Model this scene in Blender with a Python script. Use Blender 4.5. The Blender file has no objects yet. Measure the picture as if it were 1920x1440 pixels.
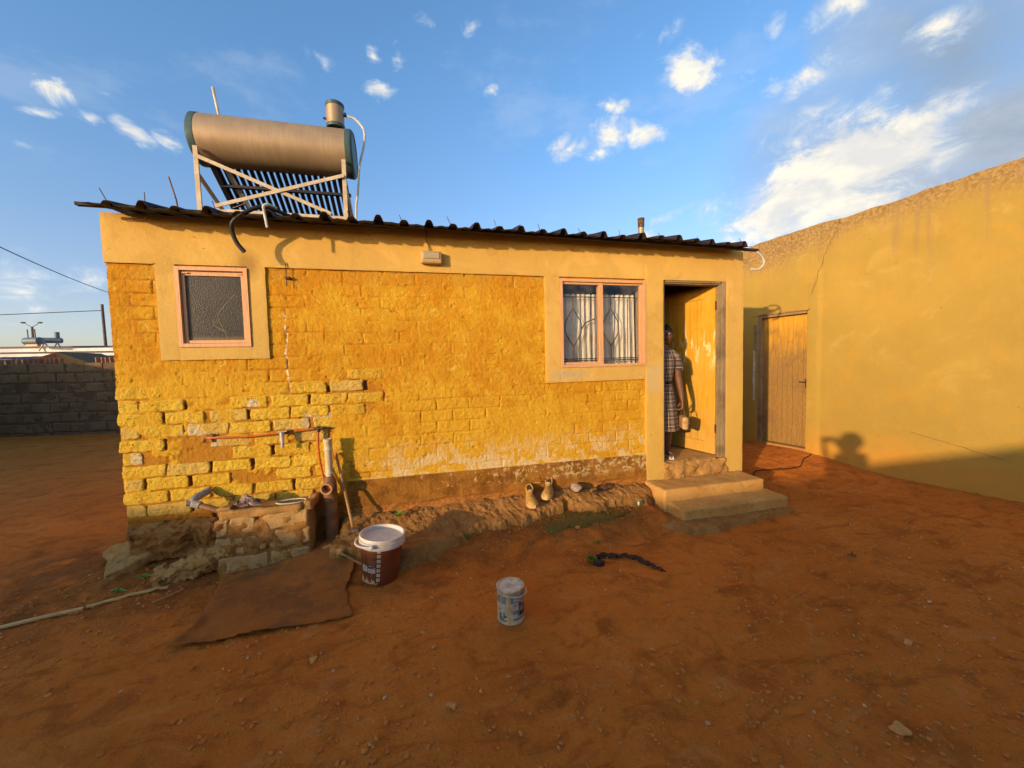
import bpy, bmesh, math, random
import numpy as np
from math import sin, cos, pi, radians, sqrt, atan2
from mathutils import Vector, Matrix, noise as mn
R = random.Random(7)
SC = bpy.context.scene
COL = SC.collection

# ---------------------------------------------------------------- camera, light, exposure
CAMP = Vector((2.324, -3.714, 1.600))
YAW, PITCH, ROLL = radians(13.87), radians(3.14), radians(-1.44)
cd = bpy.data.cameras.new('camera'); cam = bpy.data.objects.new('camera', cd); COL.objects.link(cam)
cd.sensor_width = 36; cd.lens = 13.5; cd.clip_start = .02; cd.clip_end = 5000
cam.matrix_world = Matrix.Translation(CAMP) @ Matrix.Rotation(-YAW, 4, 'Z') @ Matrix.Rotation(pi/2-PITCH, 4, 'X') @ Matrix.Rotation(ROLL, 4, 'Z')
SC.camera = cam
SUN_AZ, SUN_EL = radians(53.2), radians(9.6)      # direction the light travels: from +Y towards +X
sd = bpy.data.lights.new('sun', 'SUN'); sun = bpy.data.objects.new('sun', sd); COL.objects.link(sun)
sd.energy = 2.15; sd.angle = radians(.8); sd.color = (1.0, .71, .40)
sun.rotation_euler = Vector((sin(SUN_AZ)*cos(SUN_EL), cos(SUN_AZ)*cos(SUN_EL), -sin(SUN_EL))).to_track_quat('-Z', 'Y').to_euler()
sun.location = (-6, -8, 6)
SC.view_settings.view_transform = 'Standard'; SC.view_settings.look = 'None'
SC.view_settings.exposure = 1.20; SC.view_settings.gamma = 1; SC.view_settings.use_curve_mapping = False
SKY_STRENGTH = .15
CLOUDS = [  # azimuth from +Y towards +X (deg), elevation (deg), half width, half height (deg), tilt (deg), density
    (-34.5, 25.4, 0.86, 0.91, -19, 0.84),
    (-32.9, 24.3, 0.89, 0.57, -12, 0.79),
    (-30.5, 24.8, 0.99, 0.68, -5, 0.73),
    (-29.6, 23.5, 1.53, 0.71, -21, 0.79),
    (-26.7, 23.5, 1.12, 0.85, -14, 0.68),
    (-35.8, 23.4, 0.93, 0.34, 17, 0.58),
    (-31.7, 26.2, 0.94, 0.36, 11, 0.53),
    (-36.8, 20.3, 0.81, 0.36, 7, 0.47),
    (-10.8, 35.4, 1.68, 0.96, -21, 0.84),
    (-4.1, 36.6, 0.67, 0.80, 10, 0.63),
    (-1.3, 36.6, 0.81, 0.99, 8, 0.58),
    (-3.5, 33.7, 1.57, 0.94, -4, 0.84),
    (3.5, 39.5, 1.14, 1.25, 6, 0.37),
    (9.1, 39.8, 1.14, 0.60, 17, 0.63),
    (11.9, 34.4, 0.82, 0.55, 33, 0.63),
    (38.5, 33.1, 2.63, 1.57, -5, 1.10),
    (50.4, 29.0, 2.62, 1.23, 6, 1.00),
    (44.8, 30.7, 1.51, 0.65, -18, 0.53),
    (36.3, 36.9, 1.18, 1.01, 12, 0.47),
    (47.5, 34.3, 1.20, 1.03, -3, 0.58),
    (53.6, 32.8, 1.72, 1.35, -5, 0.73),
    (32.3, 37.6, 1.31, 0.67, 4, 0.53),
    (28.4, 31.6, 1.82, 0.73, -5, 0.79),
    (23.5, 27.8, 2.18, 1.41, 7, 0.89),
    (28.3, 28.9, 1.99, 1.54, 15, 0.89),
    (33.6, 28.7, 2.52, 1.17, -11, 0.84),
    (27.2, 27.1, 1.78, 0.82, 1, 0.84),
    (61.0, 28.6, 1.72, 1.47, -5, 1.00),
    (61.0, 22.3, 2.62, 1.81, -5, 1.20),
    (56.8, 20.2, 4.90, 3.39, 9, 1.30),
    (52.0, 19.1, 6.20, 4.40, 11, 1.35),
    (48.5, 16.1, 5.23, 2.33, -7, 1.26),
    (41.7, 18.0, 3.84, 1.49, -0, 0.84),
    (58.4, 22.0, 3.00, 1.74, -10, 1.10),
    (55.2, 16.1, 6.34, 2.60, -15, 0.95),
    (36.6, 18.2, 1.83, 0.78, 1, 0.63),
    (56.3, 24.1, 1.32, 1.03, 16, 0.73),
    (26.1, 26.4, 1.06, 0.58, -7, 0.63),
    (31.4, 16.9, 3.97, 0.80, -2, 0.47),
    (-36.9, 8.5, 3.70, 1.73, 8, 0.65),
    (-33.5, 9.5, 2.29, 1.31, 15, 0.63),
    (-37.0, 6.3, 2.98, 0.98, 5, 0.58),
    (-37.7, 5.1, 3.95, 0.87, 4, 0.42),
    (-45.8, 9.1, 4.77, 2.25, 21, 0.73),
    (-48.8, 16.0, 3.50, 1.21, 40, 0.63),
    (-36.6, 12.8, 1.29, 0.47, 13, 0.37),
    (21.5, 20.5, 2.14, 0.66, -4, 0.32),
    (17.2, 32.1, 1.94, 0.42, -3, 0.32),
    (66.2, 8.4, 2.80, 4.12, -13, 0.95),
    (62.2, 25.9, 7.94, 7.04, -10, -1.00),
    (65.9, 18.6, 7.87, 6.07, -10, -1.10),
    (56.8, 19.7, 10.25, 7.03, -7, -1.00),
    (72.1, 17.6, 6.59, 12.01, -13, -1.10),
    (61.5, 14.4, 9.97, 6.96, -3, -1.00),
    (59.0, 29.4, 5.48, 5.19, -5, -0.80),
]

def link(nt, a, b): nt.links.new(a, b)
class NB:
    """small node-tree writer"""
    def __init__(s, nt): s.nt = nt
    def n(s, t, ins=None, **props):
        nd = s.nt.nodes.new(t)
        for k, v in props.items(): setattr(nd, k, v)
        for k, v in (ins or {}).items():
            i = nd.inputs[k]
            if hasattr(v, 'is_output') or isinstance(v, bpy.types.NodeSocket): s.nt.links.new(v, i)
            else:
                if isinstance(v, (tuple, list)) and i.type == 'RGBA' and len(v) == 3: v = (*v, 1)
                i.default_value = v
        return nd
    def noise(s, vec, scale, detail=4, rough=.55, dist=0.):
        return s.n('ShaderNodeTexNoise', {'Vector': vec, 'Scale': scale, 'Detail': detail, 'Roughness': rough, 'Distortion': dist}).outputs['Fac']
    def mr(s, v, a, b, c=0., d=1., smooth=True):
        return s.n('ShaderNodeMapRange', {'Value': v, 'From Min': a, 'From Max': b, 'To Min': c, 'To Max': d}, interpolation_type='SMOOTHSTEP' if smooth else 'LINEAR').outputs['Result']
    def m(s, op, a, b=0., c=0., clamp=False):
        nd = s.n('ShaderNodeMath', {0: a, 1: b, 2: c}, operation=op); nd.use_clamp = clamp
        return nd.outputs[0]
    def mix(s, f, a, b, mode='MIX'):
        nd = s.nt.nodes.new('ShaderNodeMix'); nd.data_type = 'RGBA'; nd.blend_type = mode; nd.clamp_factor = True
        for i, v in ((0, f), (6, a), (7, b)):
            if isinstance(v, bpy.types.NodeSocket): s.nt.links.new(v, nd.inputs[i])
            else:
                if isinstance(v, (tuple, list)) and len(v) == 3: v = (*v, 1)
                nd.inputs[i].default_value = v
        return nd.outputs[2]
    def mapv(s, vec, scale=(1, 1, 1), loc=(0, 0, 0), rot=(0, 0, 0), vt='POINT'):
        return s.n('ShaderNodeMapping', {'Vector': vec, 'Scale': scale, 'Location': loc, 'Rotation': rot}, vector_type=vt).outputs[0]
    def bump(s, h, strength=.5, dist=.01, normal=None):
        ins = {'Height': h, 'Strength': strength, 'Distance': dist}
        if normal is not None: ins['Normal'] = normal
        return s.n('ShaderNodeBump', ins).outputs[0]
    def sep(s, v):
        o = s.n('ShaderNodeSeparateXYZ', {0: v}).outputs; return o[0], o[1], o[2]

# ---------------------------------------------------------------- sky
wd = bpy.data.worlds.new('World'); SC.world = wd; wd.use_nodes = True
nt = wd.node_tree; nt.nodes.clear(); b = NB(nt)
sk = b.n('ShaderNodeTexSky', sky_type='NISHITA'); sk.sun_disc = False
sk.sun_elevation = SUN_EL; sk.sun_rotation = SUN_AZ + pi; sk.air_density = 1.0; sk.dust_density = 4.0; sk.ozone_density = 1.0; sk.altitude = 1500
dirv = b.n('ShaderNodeTexCoord').outputs['Generated']
dx, dy, dz = b.sep(dirv)
warp = b.n('ShaderNodeTexNoise', {'Vector': dirv, 'Scale': 9., 'Detail': 3.}).outputs['Color']
wv = b.n('ShaderNodeVectorMath', {0: warp, 1: (.5, .5, .5)}, operation='SUBTRACT').outputs[0]
wv = b.n('ShaderNodeVectorMath', {0: wv, 'Scale': .07}, operation='SCALE').outputs[0]
wdv = b.n('ShaderNodeVectorMath', {0: dirv, 1: wv}, operation='ADD').outputs[0]
acc = None; acc_g = None
for (az, el, hw, hh, tilt, dens) in CLOUDS:
    a_, e_ = radians(az), radians(el)
    c = Vector((sin(a_)*cos(e_), cos(a_)*cos(e_), sin(e_)))
    right = Vector((cos(a_), -sin(a_), 0)); up = right.cross(c)
    t_ = radians(tilt); r2 = right*cos(t_)+up*sin(t_); u2 = -right*sin(t_)+up*cos(t_)
    rot = Matrix((r2, c, u2)).transposed().to_euler()
    q = b.mapv(wdv, (radians(hw), .5, radians(hh)), c, rot, 'TEXTURE')
    ln = b.n('ShaderNodeVectorMath', {0: q}, operation='LENGTH').outputs['Value']
    mk = b.mr(ln, 1.7, .0, 0., abs(dens), False)
    if dens < 0: acc_g = mk if acc_g is None else b.m('MAXIMUM', acc_g, mk)
    else: acc = mk if acc is None else b.m('MAXIMUM', acc, mk)
cn = b.noise(b.mapv(dirv, (1, 1, 1.5)), 13., 12, .66, .5)
cn2 = b.noise(b.mapv(dirv, (1, 1, 2.4), (3, 1, 2)), 3.2, 7, .6)
gen = b.mr(b.m('MULTIPLY', cn2, b.mr(dz, .02, .35)), .54, .70, 0., .18)
dens_w = b.mr(b.m('ADD', acc, b.m('MULTIPLY', b.m('SUBTRACT', cn, .5), 2.6)), .15, 1.0)
dens_w = b.m('MULTIPLY', dens_w, b.mr(acc, .02, .25))
dens_g = b.m('MULTIPLY', b.m('ADD', acc_g, b.m('MULTIPLY', b.m('SUBTRACT', cn2, .46), 1.3)), b.mr(acc_g, .02, .3), clamp=True)
skyc = b.mix(1., sk.outputs[0], SKY_TINT, 'MULTIPLY') if False else sk.outputs[0]
horizon = b.mr(dz, .0, .62, 1., 0.)
skyc = b.mix(1., skyc, b.mix(horizon, (.62, .90, 1.12), (.68, .62, .70)), 'MULTIPLY')
shade = b.noise(b.mapv(dirv, (1, 1, 2), (.03, 0, .05)), 11., 6, .6)
gcol = b.mix(b.mr(cn2, .35, .7), (.90, 1.12, 1.42), (1.55, 1.72, 1.95))
lay1 = b.mix(b.m('MULTIPLY', dens_g, .95), skyc, gcol)
wcol = b.mix(b.mr(dens_w, .15, .95), (2.1, 2.35, 2.65), b.mix(b.mr(shade, .38, .62), (2.5, 2.45, 2.35), (3.3, 3.05, 2.5)))
lay2 = b.mix(b.m('MAXIMUM', b.m('MULTIPLY', dens_w, .92), gen), lay1, wcol)
bg = b.n('ShaderNodeBackground', {'Color': lay2, 'Strength': SKY_STRENGTH})
out = b.n('ShaderNodeOutputWorld'); link(nt, bg.outputs[0], out.inputs[0])

# ---------------------------------------------------------------- numpy noise
def _h(ix, iy, s):
    n = (ix.astype(np.int64)*374761393 + iy.astype(np.int64)*668265263 + s*1442695041) & 0x7fffffff
    n = ((n ^ (n >> 13))*1274126177) & 0x7fffffff
    return ((n ^ (n >> 16)) & 0xffff)/65535.
def vn(x, y, s=0):
    xi = np.floor(x); yi = np.floor(y); fx = x-xi; fy = y-yi
    fx = fx*fx*fx*(fx*(fx*6-15)+10); fy = fy*fy*fy*(fy*(fy*6-15)+10)
    a = _h(xi, yi, s); b_ = _h(xi+1, yi, s); c = _h(xi, yi+1, s); d = _h(xi+1, yi+1, s)
    return (a+(b_-a)*fx)*(1-fy)+(c+(d-c)*fx)*fy
def fbm(x, y, o=4, s=0, g=.5):
    x = np.asarray(x, float); y = np.asarray(y, float)
    t = 0; a = 1; w = 0
    for k in range(o):
        t = t+a*vn(x*2**k+k*17.3, y*2**k+k*9.1, s+k); w += a; a *= g
    return t/w-.5
def ss(x, a, b_):
    t = np.clip((np.asarray(x, float)-a)/(b_-a), 0, 1); return t*t*(3-2*t)

# ---------------------------------------------------------------- mesh helpers
class MB:
    def __init__(s, T=None): s.v = []; s.f = []; s.T = T
    def add(s, vs, fs):
        o = len(s.v)
        if s.T: vs = [s.T(*v) for v in vs]
        s.v += [tuple(v) for v in vs]; s.f += [tuple(i+o for i in f) for f in fs]; return s
    def box(s, x0, x1, y0, y1, z0, z1):
        v = [(x, y, z) for x in (x0, x1) for y in (y0, y1) for z in (z0, z1)]
        return s.add(v, [(0, 1, 3, 2), (4, 6, 7, 5), (0, 4, 5, 1), (2, 3, 7, 6), (0, 2, 6, 4), (1, 5, 7, 3)])
    def bar(s, a, b_, w, h, up=(0, 0, 1)):
        a = Vector(a); b_ = Vector(b_); d = (b_-a).normalized(); u = Vector(up)
        r = d.cross(u)
        if r.length < 1e-4: r = d.cross(Vector((1, 0, 0)))
        r.normalize(); u = r.cross(d)
        v = [p+r*(i*w/2)+u*(j*h/2) for p in (a, b_) for i in (-1, 1) for j in (-1, 1)]
        return s.add(v, [(0, 1, 3, 2), (4, 6, 7, 5), (0, 4, 5, 1), (2, 3, 7, 6), (0, 2, 6, 4), (1, 5, 7, 3)])
    def tube(s, pts, r, n=8, cap=True):
        pts = [Vector(p) for p in pts]; m = len(pts)
        rs = r if isinstance(r, (list, tuple)) else [r]*m
        u = None; vs = []
        for i, p in enumerate(pts):
            d = (pts[min(i+1, m-1)]-pts[max(i-1, 0)])
            if d.length < 1e-9: d = Vector((0, 0, 1))
            d.normalize()
            if u is None:
                u = d.orthogonal().normalized()
            else:
                u = (u-d*u.dot(d))
                u = u.normalized() if u.length > 1e-6 else d.orthogonal().normalized()
            w = d.cross(u)
            vs += [p+(u*cos(2*pi*k/n)+w*sin(2*pi*k/n))*rs[i] for k in range(n)]
        fs = [(i*n+k, i*n+(k+1) % n, (i+1)*n+(k+1) % n, (i+1)*n+k) for i in range(m-1) for k in range(n)]
        if cap: fs += [tuple(range(n-1, -1, -1)), tuple((m-1)*n+k for k in range(n))]
        return s.add(vs, fs)
    def lathe(s, prof, c=(0, 0, 0), n=32, axis='Z', sx=1., sy=1.):
        vs = []
        for r, z in prof:
            for k in range(n):
                a = 2*pi*k/n; p = (r*cos(a)*sx, r*sin(a)*sy, z)
                if axis == 'X': p = (p[2], p[0], p[1])
                if axis == 'Y': p = (p[0], p[2], p[1])
                vs.append((c[0]+p[0], c[1]+p[1], c[2]+p[2]))
        m = len(prof)
        fs = [(i*n+k, i*n+(k+1) % n, (i+1)*n+(k+1) % n, (i+1)*n+k) for i in range(m-1) for k in range(n)]
        return s.add(vs, fs)
    def ball(s, c, r, n=10, m=7, sc=(1, 1, 1)):
        pr = [(max(r*sin(pi*i/m), 1e-4), -r*cos(pi*i/m)) for i in range(m+1)]
        vs = []; c = Vector(c)
        for q, z in pr:
            for k in range(n): vs.append((c[0]+q*cos(2*pi*k/n)*sc[0], c[1]+q*sin(2*pi*k/n)*sc[1], c[2]+z*sc[2]))
        fs = [(i*n+k, i*n+(k+1) % n, (i+1)*n+(k+1) % n, (i+1)*n+k) for i in range(m) for k in range(n)]
        return s.add(vs, fs)
    def loft(s, rings, cap=True):
        n = len(rings[0]); vs = [p for r_ in rings for p in r_]; m = len(rings)
        fs = [(i*n+k, i*n+(k+1) % n, (i+1)*n+(k+1) % n, (i+1)*n+k) for i in range(m-1) for k in range(n)]
        if cap: fs += [tuple(range(n-1, -1, -1)), tuple((m-1)*n+k for k in range(n))]
        return s.add(vs, fs)
    def rbox(s, c, size, r=.01, rough=.004, cuts=5, seed=0, freq=9., M=None):
        """box with rounded, knocked-about edges"""
        h = [q/2 for q in size]; idx = {}; vs = []; fs = []
        cnt = [max(2, min(cuts*3, int(round(cuts*size[i]/max(size))))+1) for i in range(3)]
        def lat(i):
            k = cnt[i]; base = [-h[i]+2*h[i]*j/k for j in range(k+1)]
            return sorted(set([round(t, 5) for t in base]+[round(-h[i]+r, 5), round(h[i]-r, 5)]))
        L = [lat(0), lat(1), lat(2)]
        def vid(i, j, k):
            key = (i, j, k)
            if key not in idx:
                p = Vector((L[0][i], L[1][j], L[2][k]))
                q = Vector([max(-(h[a]-r), min(h[a]-r, p[a])) for a in range(3)])
                d = p-q
                if d.length > 1e-7: p = q+d.normalized()*r
                so = Vector((seed*3.7, seed*1.9, seed*.7)); nn = mn.noise_vector(p*freq+so)+mn.noise_vector(p*freq*2.7+so)*.5+mn.noise_vector(p*freq*6.5+so)*.28
                p = p+nn*rough*1.6
                if M: p = M @ p
                idx[key] = len(vs); vs.append(p+Vector(c))
            return idx[key]
        for ax in range(3):
            a1, a2 = [(1, 2), (2, 0), (0, 1)][ax]
            for side in (0, len(L[ax])-1):
                for i in range(len(L[a1])-1):
                    for j in range(len(L[a2])-1):
                        q = []
                        for di, dj in ((0, 0), (1, 0), (1, 1), (0, 1)):
                            k = [0, 0, 0]; k[ax] = side; k[a1] = i+di; k[a2] = j+dj; q.append(vid(*k))
                        fs.append(tuple(q if side else q[::-1]))
        return s.add(vs, fs)
    def mesh(s, name, mat=None, smooth=False):
        me = bpy.data.meshes.new(name); me.from_pydata([tuple(v) for v in s.v], [], s.f)
        if mat: me.materials.append(mat)
        bm = bmesh.new(); bm.from_mesh(me); bmesh.ops.recalc_face_normals(bm, faces=bm.faces); bm.to_mesh(me); bm.free()
        if smooth:
            me.shade_smooth()
            if smooth != 'all':
                me.set_sharp_from_angle(angle=radians(smooth if smooth is not True else 40))
        return me
    def build(s, name, mat, parent=None, smooth=False, loc=None):
        me = s.mesh(name, mat, smooth); return ob(name, me, parent, loc)
def ob(name, me, parent=None, loc=None):
    o = bpy.data.objects.new(name, me); COL.objects.link(o)
    if parent is not None:
        o.parent = parent
        if me is not None and loc is None: o.matrix_parent_inverse = world_of(parent).inverted()
    if loc is not None: o.location = loc
    return o
def world_of(o):
    m = o.matrix_basis.copy() if o.parent is None else world_of(o.parent) @ o.matrix_parent_inverse @ o.matrix_basis
    return m
def tag(o, label=None, cat=None, group=None, kind=None):
    if label: o['label'] = label
    if cat: o['category'] = cat
    if group: o['group'] = group
    if kind: o['kind'] = kind
    return o
def thing(name, loc, label, cat, group=None, rz=0):
    o = bpy.data.objects.new(name, None); COL.objects.link(o); o.location = loc; o.rotation_euler = (0, 0, rz)
    o.empty_display_size = .1
    return tag(o, label, cat, group)
def npmesh(name, V, F, mat, smooth=True):
    me = bpy.data.meshes.new(name); V = np.asarray(V, np.float32); F = np.asarray(F, np.int32)
    me.vertices.add(len(V)); me.vertices.foreach_set('co', V.ravel())
    me.loops.add(F.size); me.loops.foreach_set('vertex_index', F.ravel())
    me.polygons.add(len(F)); me.polygons.foreach_set('loop_start', np.arange(0, F.size, 4, dtype=np.int32))
    me.polygons.foreach_set('loop_total', np.full(len(F), 4, np.int32))
    me.update(calc_edges=True)
    if mat: me.materials.append(mat)
    if smooth: me.shade_smooth()
    return me
def gridmesh(name, A, B, P, mat, keep=None, smooth=True):
    """A, B coordinate arrays; P(a,b)->(n,3) points; keep(ca,cb)->mask of faces"""
    na, nb = len(A), len(B); ga, gb = np.meshgrid(A, B, indexing='ij')
    V = P(ga.ravel(), gb.ravel())
    i, j = np.meshgrid(np.arange(na-1), np.arange(nb-1), indexing='ij'); i = i.ravel(); j = j.ravel()
    if keep is not None:
        ca = (A[i]+A[i+1])/2; cb = (B[j]+B[j+1])/2; k = keep(ca, cb); i = i[k]; j = j[k]
    F = np.stack([i*nb+j, (i+1)*nb+j, (i+1)*nb+j+1, i*nb+j+1], 1)
    used = np.zeros(len(V), bool); used[F.ravel()] = True; mp = np.cumsum(used)-1
    return npmesh(name, V[used], mp[F], mat, smooth)
def panel(name, x0, x1, z0, z1, P, mat, parent, depth=.03, res=.02, edge=.004, seed=0):
    """rough plaster panel: relief front plus four skirts. P(x,z,out)->world points; 'out' is metres proud."""
    A = np.linspace(x0, x1, max(3, int((x1-x0)/res)+1)); B = np.linspace(z0, z1, max(3, int((z1-z0)/res)+1))
    A2 = np.concatenate([[x0, x0], A[1:-1], [x1, x1]]); B2 = np.concatenate([[z0, z0], B[1:-1], [z1, z1]])
    na, nb = len(A2), len(B2)
    ia, ib = np.meshgrid(np.arange(na), np.arange(nb), indexing='ij'); ia = ia.ravel(); ib = ib.ravel()
    x = A2[ia].copy(); z = B2[ib].copy()
    back = (ia == 0) | (ia == na-1) | (ib == 0) | (ib == nb-1)
    near = ((ia == 1) | (ia == na-2) | (ib == 1) | (ib == nb-2)) & ~back
    j = fbm(x*14, z*14, 3, 91+seed)*edge
    onx = (ia <= 1) | (ia >= na-2); onz = (ib <= 1) | (ib >= nb-2)
    x = x+np.where(onx, j, 0); z = z+np.where(onz, j, 0)
    out = np.where(back, -depth, 0.)-np.where(near, .0015, 0.)
    V = P(x, z, out)
    i, k = np.meshgrid(np.arange(na-1), np.arange(nb-1), indexing='ij'); i = i.ravel(); k = k.ravel()
    F = np.stack([i*nb+k, (i+1)*nb+k, (i+1)*nb+k+1, i*nb+k+1], 1)
    me = npmesh(name, V, F, mat, True); me.set_sharp_from_angle(angle=radians(50))
    return ob(name, me, parent)
def curve_pts(pts, n=8):
    """Catmull-Rom through pts"""
    P = [Vector(p) for p in pts]; P = [P[0]*2-P[1]]+P+[P[-1]*2-P[-2]]; o = []
    for i in range(1, len(P)-2):
        for k in range(n):
            t = k/n; a, b_, c, d = P[i-1:i+3]
            o.append(.5*((2*b_)+(c-a)*t+(2*a-5*b_+4*c-d)*t*t+(3*b_-a-3*c+d)*t**3))
    o.append(P[-2]); return o
def textmesh(txt, size, bold=0.):
    cu = bpy.data.curves.new('t', 'FONT'); cu.body = txt; cu.size = size; cu.offset = bold; cu.resolution_u = 3
    o = bpy.data.objects.new('t', cu); COL.objects.link(o)
    dg = bpy.context.evaluated_depsgraph_get(); me = bpy.data.meshes.new_from_object(o.evaluated_get(dg))
    bpy.data.objects.remove(o); return me

# ---------------------------------------------------------------- materials
def newmat(name):
    m = bpy.data.materials.new(name); m.use_nodes = True; m.node_tree.nodes.clear(); return m, NB(m.node_tree)
def fin(m, b, col, rough=.8, bump=None, metal=0., spec=.3, **kw):
    ins = {'Base Color': col, 'Roughness': rough, 'Metallic': metal, 'Specular IOR Level': spec}; ins.update(kw)
    if bump is not None: ins['Normal'] = bump
    p = b.n('ShaderNodeBsdfPrincipled', ins); o = b.n('ShaderNodeOutputMaterial'); b.nt.links.new(p.outputs[0], o.inputs[0]); return m
def pos(b): return b.n('ShaderNodeNewGeometry').outputs['Position']
def obj(b): return b.n('ShaderNodeTexCoord').outputs['Object']
def plain(name, c1, c2=None, scale=8., rough=.7, metal=0., bs=.3, bscale=60., bd=.003, stretch=(1, 1, 1), spec=.3, lo=.38, hi=.62, use=obj):
    m, b = newmat(name); v = b.mapv(use(b), stretch)
    c2 = c2 or tuple(q*.75 for q in c1)
    n1 = b.noise(v, scale, 6, .6); n2 = b.noise(v, bscale, 4, .6)
    col = b.mix(b.mr(n1, lo, hi), c2, c1)
    col = b.mix(b.mr(n2, .3, .7, .0, .35), col, tuple(q*.6 for q in c1))
    return fin(m, b, col, b.mr(n1, .3, .7, min(1, rough+.1), rough-.08), b.bump(n2, bs, bd), metal, spec)

def rectmask(b, x, z, x0, x1, z0, z1, s=.05):
    return b.m('MULTIPLY', b.m('MULTIPLY', b.mr(x, x0-s, x0+s), b.mr(x, x1+s, x1-s)), b.m('MULTIPLY', b.mr(z, z0-s, z0+s), b.mr(z, z1+s, z1-s)))
def mat_coat():
    m, b = newmat('ochre_slurry_over_brick'); p = pos(b); x, y, z = b.sep(p)
    n1 = b.noise(p, 1.3, 5, .6); n2 = b.noise(p, 6., 6, .65, .4); n3 = b.noise(p, 28., 6, .7, .5); n4 = b.noise(p, 140., 3, .6)
    yel = (.64, .345, .022); ora = (.55, .235, .010); drt = (.40, .155, .008)
    f = b.m('ADD', b.m('MULTIPLY', n1, .9), b.m('MULTIPLY', n2, .9))
    f = b.m('ADD', f, b.m('MULTIPLY', b.mr(x, .3, 2.4, .30, 0.), b.mr(z, 1.75, 1.35, -.15, 1.)))
    f = b.m('ADD', f, b.mr(z, 1.55, .9, 0., .16))
    col = b.mix(b.mr(f, .78, 1.12), ora, yel)
    col = b.mix(b.m('MULTIPLY', b.mr(n3, .56, .70), .55), col, drt)
    col = b.mix(b.m('MULTIPLY', b.mr(b.noise(p, 11., 7, .7, .6), .57, .68), .6), col, (.70, .47, .08))
    # dirt carried up near the top edge
    col = b.mix(b.m('MULTIPLY', b.m('MULTIPLY', b.mr(z, 2.25, 2.47), b.mr(n2, .35, .6)), .45), col, (.40, .2, .04))
    # worn pale scurf low on the wall
    low = b.m('MULTIPLY', b.mr(z, .95, .62), b.mr(x, 1.7, 2.0))
    pal = b.m('MULTIPLY', low, b.mr(b.noise(p, 5.5, 7, .72, .5), .46, .54))
    col = b.mix(b.m('MULTIPLY', pal, .85), col, b.mix(n3, (.62, .42, .17), (.72, .56, .30)))
    # vertical drip line of white paint
    dl = b.m('ABSOLUTE', b.m('SUBTRACT', x, b.m('ADD', 1.235, b.m('MULTIPLY', b.m('SUBTRACT', b.noise(b.mapv(p, (1, 1, 4)), 3., 3), .5), .06))))
    dm = b.m('MULTIPLY', b.m('MULTIPLY', b.mr(dl, .012, .004), rectmask(b, x, z, 1.1, 1.4, 1.28, 2.1, .05)), b.mr(n3, .45, .55))
    col = b.mix(b.m('MULTIPLY', dm, .9), col, (.78, .68, .45))
    # fallen plaster, greyish brick bare
    bare = b.m('MULTIPLY', rectmask(b, x, z, 1.44, 1.56, 1.06, 1.30, .02), b.mr(n3, .4, .5))
    col = b.mix(b.m('MULTIPLY', bare, .8), col, (.50, .42, .30))
    # plinth
    pl = b.mr(z, .568, .560); pale_pl = b.m('MULTIPLY', b.mr(b.noise(p, 17., 8, .75, .5), b.mr(x, 1.8, 4.4, .60, .50), b.mr(x, 1.8, 4.4, .66, .56)), b.mr(z, .36, .44))
    pcol = b.mix(b.mr(n2, .35, .65), (.20, .075, .010), (.36, .155, .022)); pcol = b.mix(b.m('MULTIPLY', pale_pl, .8), pcol, (.62, .46, .20))
    pcol = b.mix(b.m('MULTIPLY', b.mr(z, .36, .28), b.mr(n3, .3, .6)), pcol, (.40, .16, .035))
    pl = b.m('MULTIPLY', pl, b.mr(x, 1.62, 1.72))
    col = b.mix(pl, col, pcol)
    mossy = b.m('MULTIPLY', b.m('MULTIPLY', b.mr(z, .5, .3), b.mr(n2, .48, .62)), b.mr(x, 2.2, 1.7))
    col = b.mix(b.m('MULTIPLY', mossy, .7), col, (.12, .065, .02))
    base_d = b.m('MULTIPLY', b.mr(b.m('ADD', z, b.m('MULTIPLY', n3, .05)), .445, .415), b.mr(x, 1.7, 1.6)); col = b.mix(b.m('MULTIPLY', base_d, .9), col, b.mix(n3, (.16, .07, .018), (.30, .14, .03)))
    pits = b.mr(b.noise(p, 75., 2, .5), .28, .20)
    col = b.mix(b.m('MULTIPLY', pits, .75), col, (.10, .045, .01))
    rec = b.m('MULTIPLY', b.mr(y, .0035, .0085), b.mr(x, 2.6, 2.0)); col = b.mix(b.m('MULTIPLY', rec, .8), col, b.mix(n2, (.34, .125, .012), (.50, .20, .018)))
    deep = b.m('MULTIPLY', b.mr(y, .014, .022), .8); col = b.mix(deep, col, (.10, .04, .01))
    h = b.m('ADD', b.m('MULTIPLY', n3, 1.), b.m('ADD', b.m('MULTIPLY', n4, .45), b.m('MULTIPLY', pits, -.8)))
    h = b.m('ADD', h, b.m('MULTIPLY', b.noise(b.mapv(p, (1, 1, .3)), 55., 4, .7, .8), .5))
    return fin(m, b, col, .86, b.bump(h, .85, .014), 0, .15)
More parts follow.
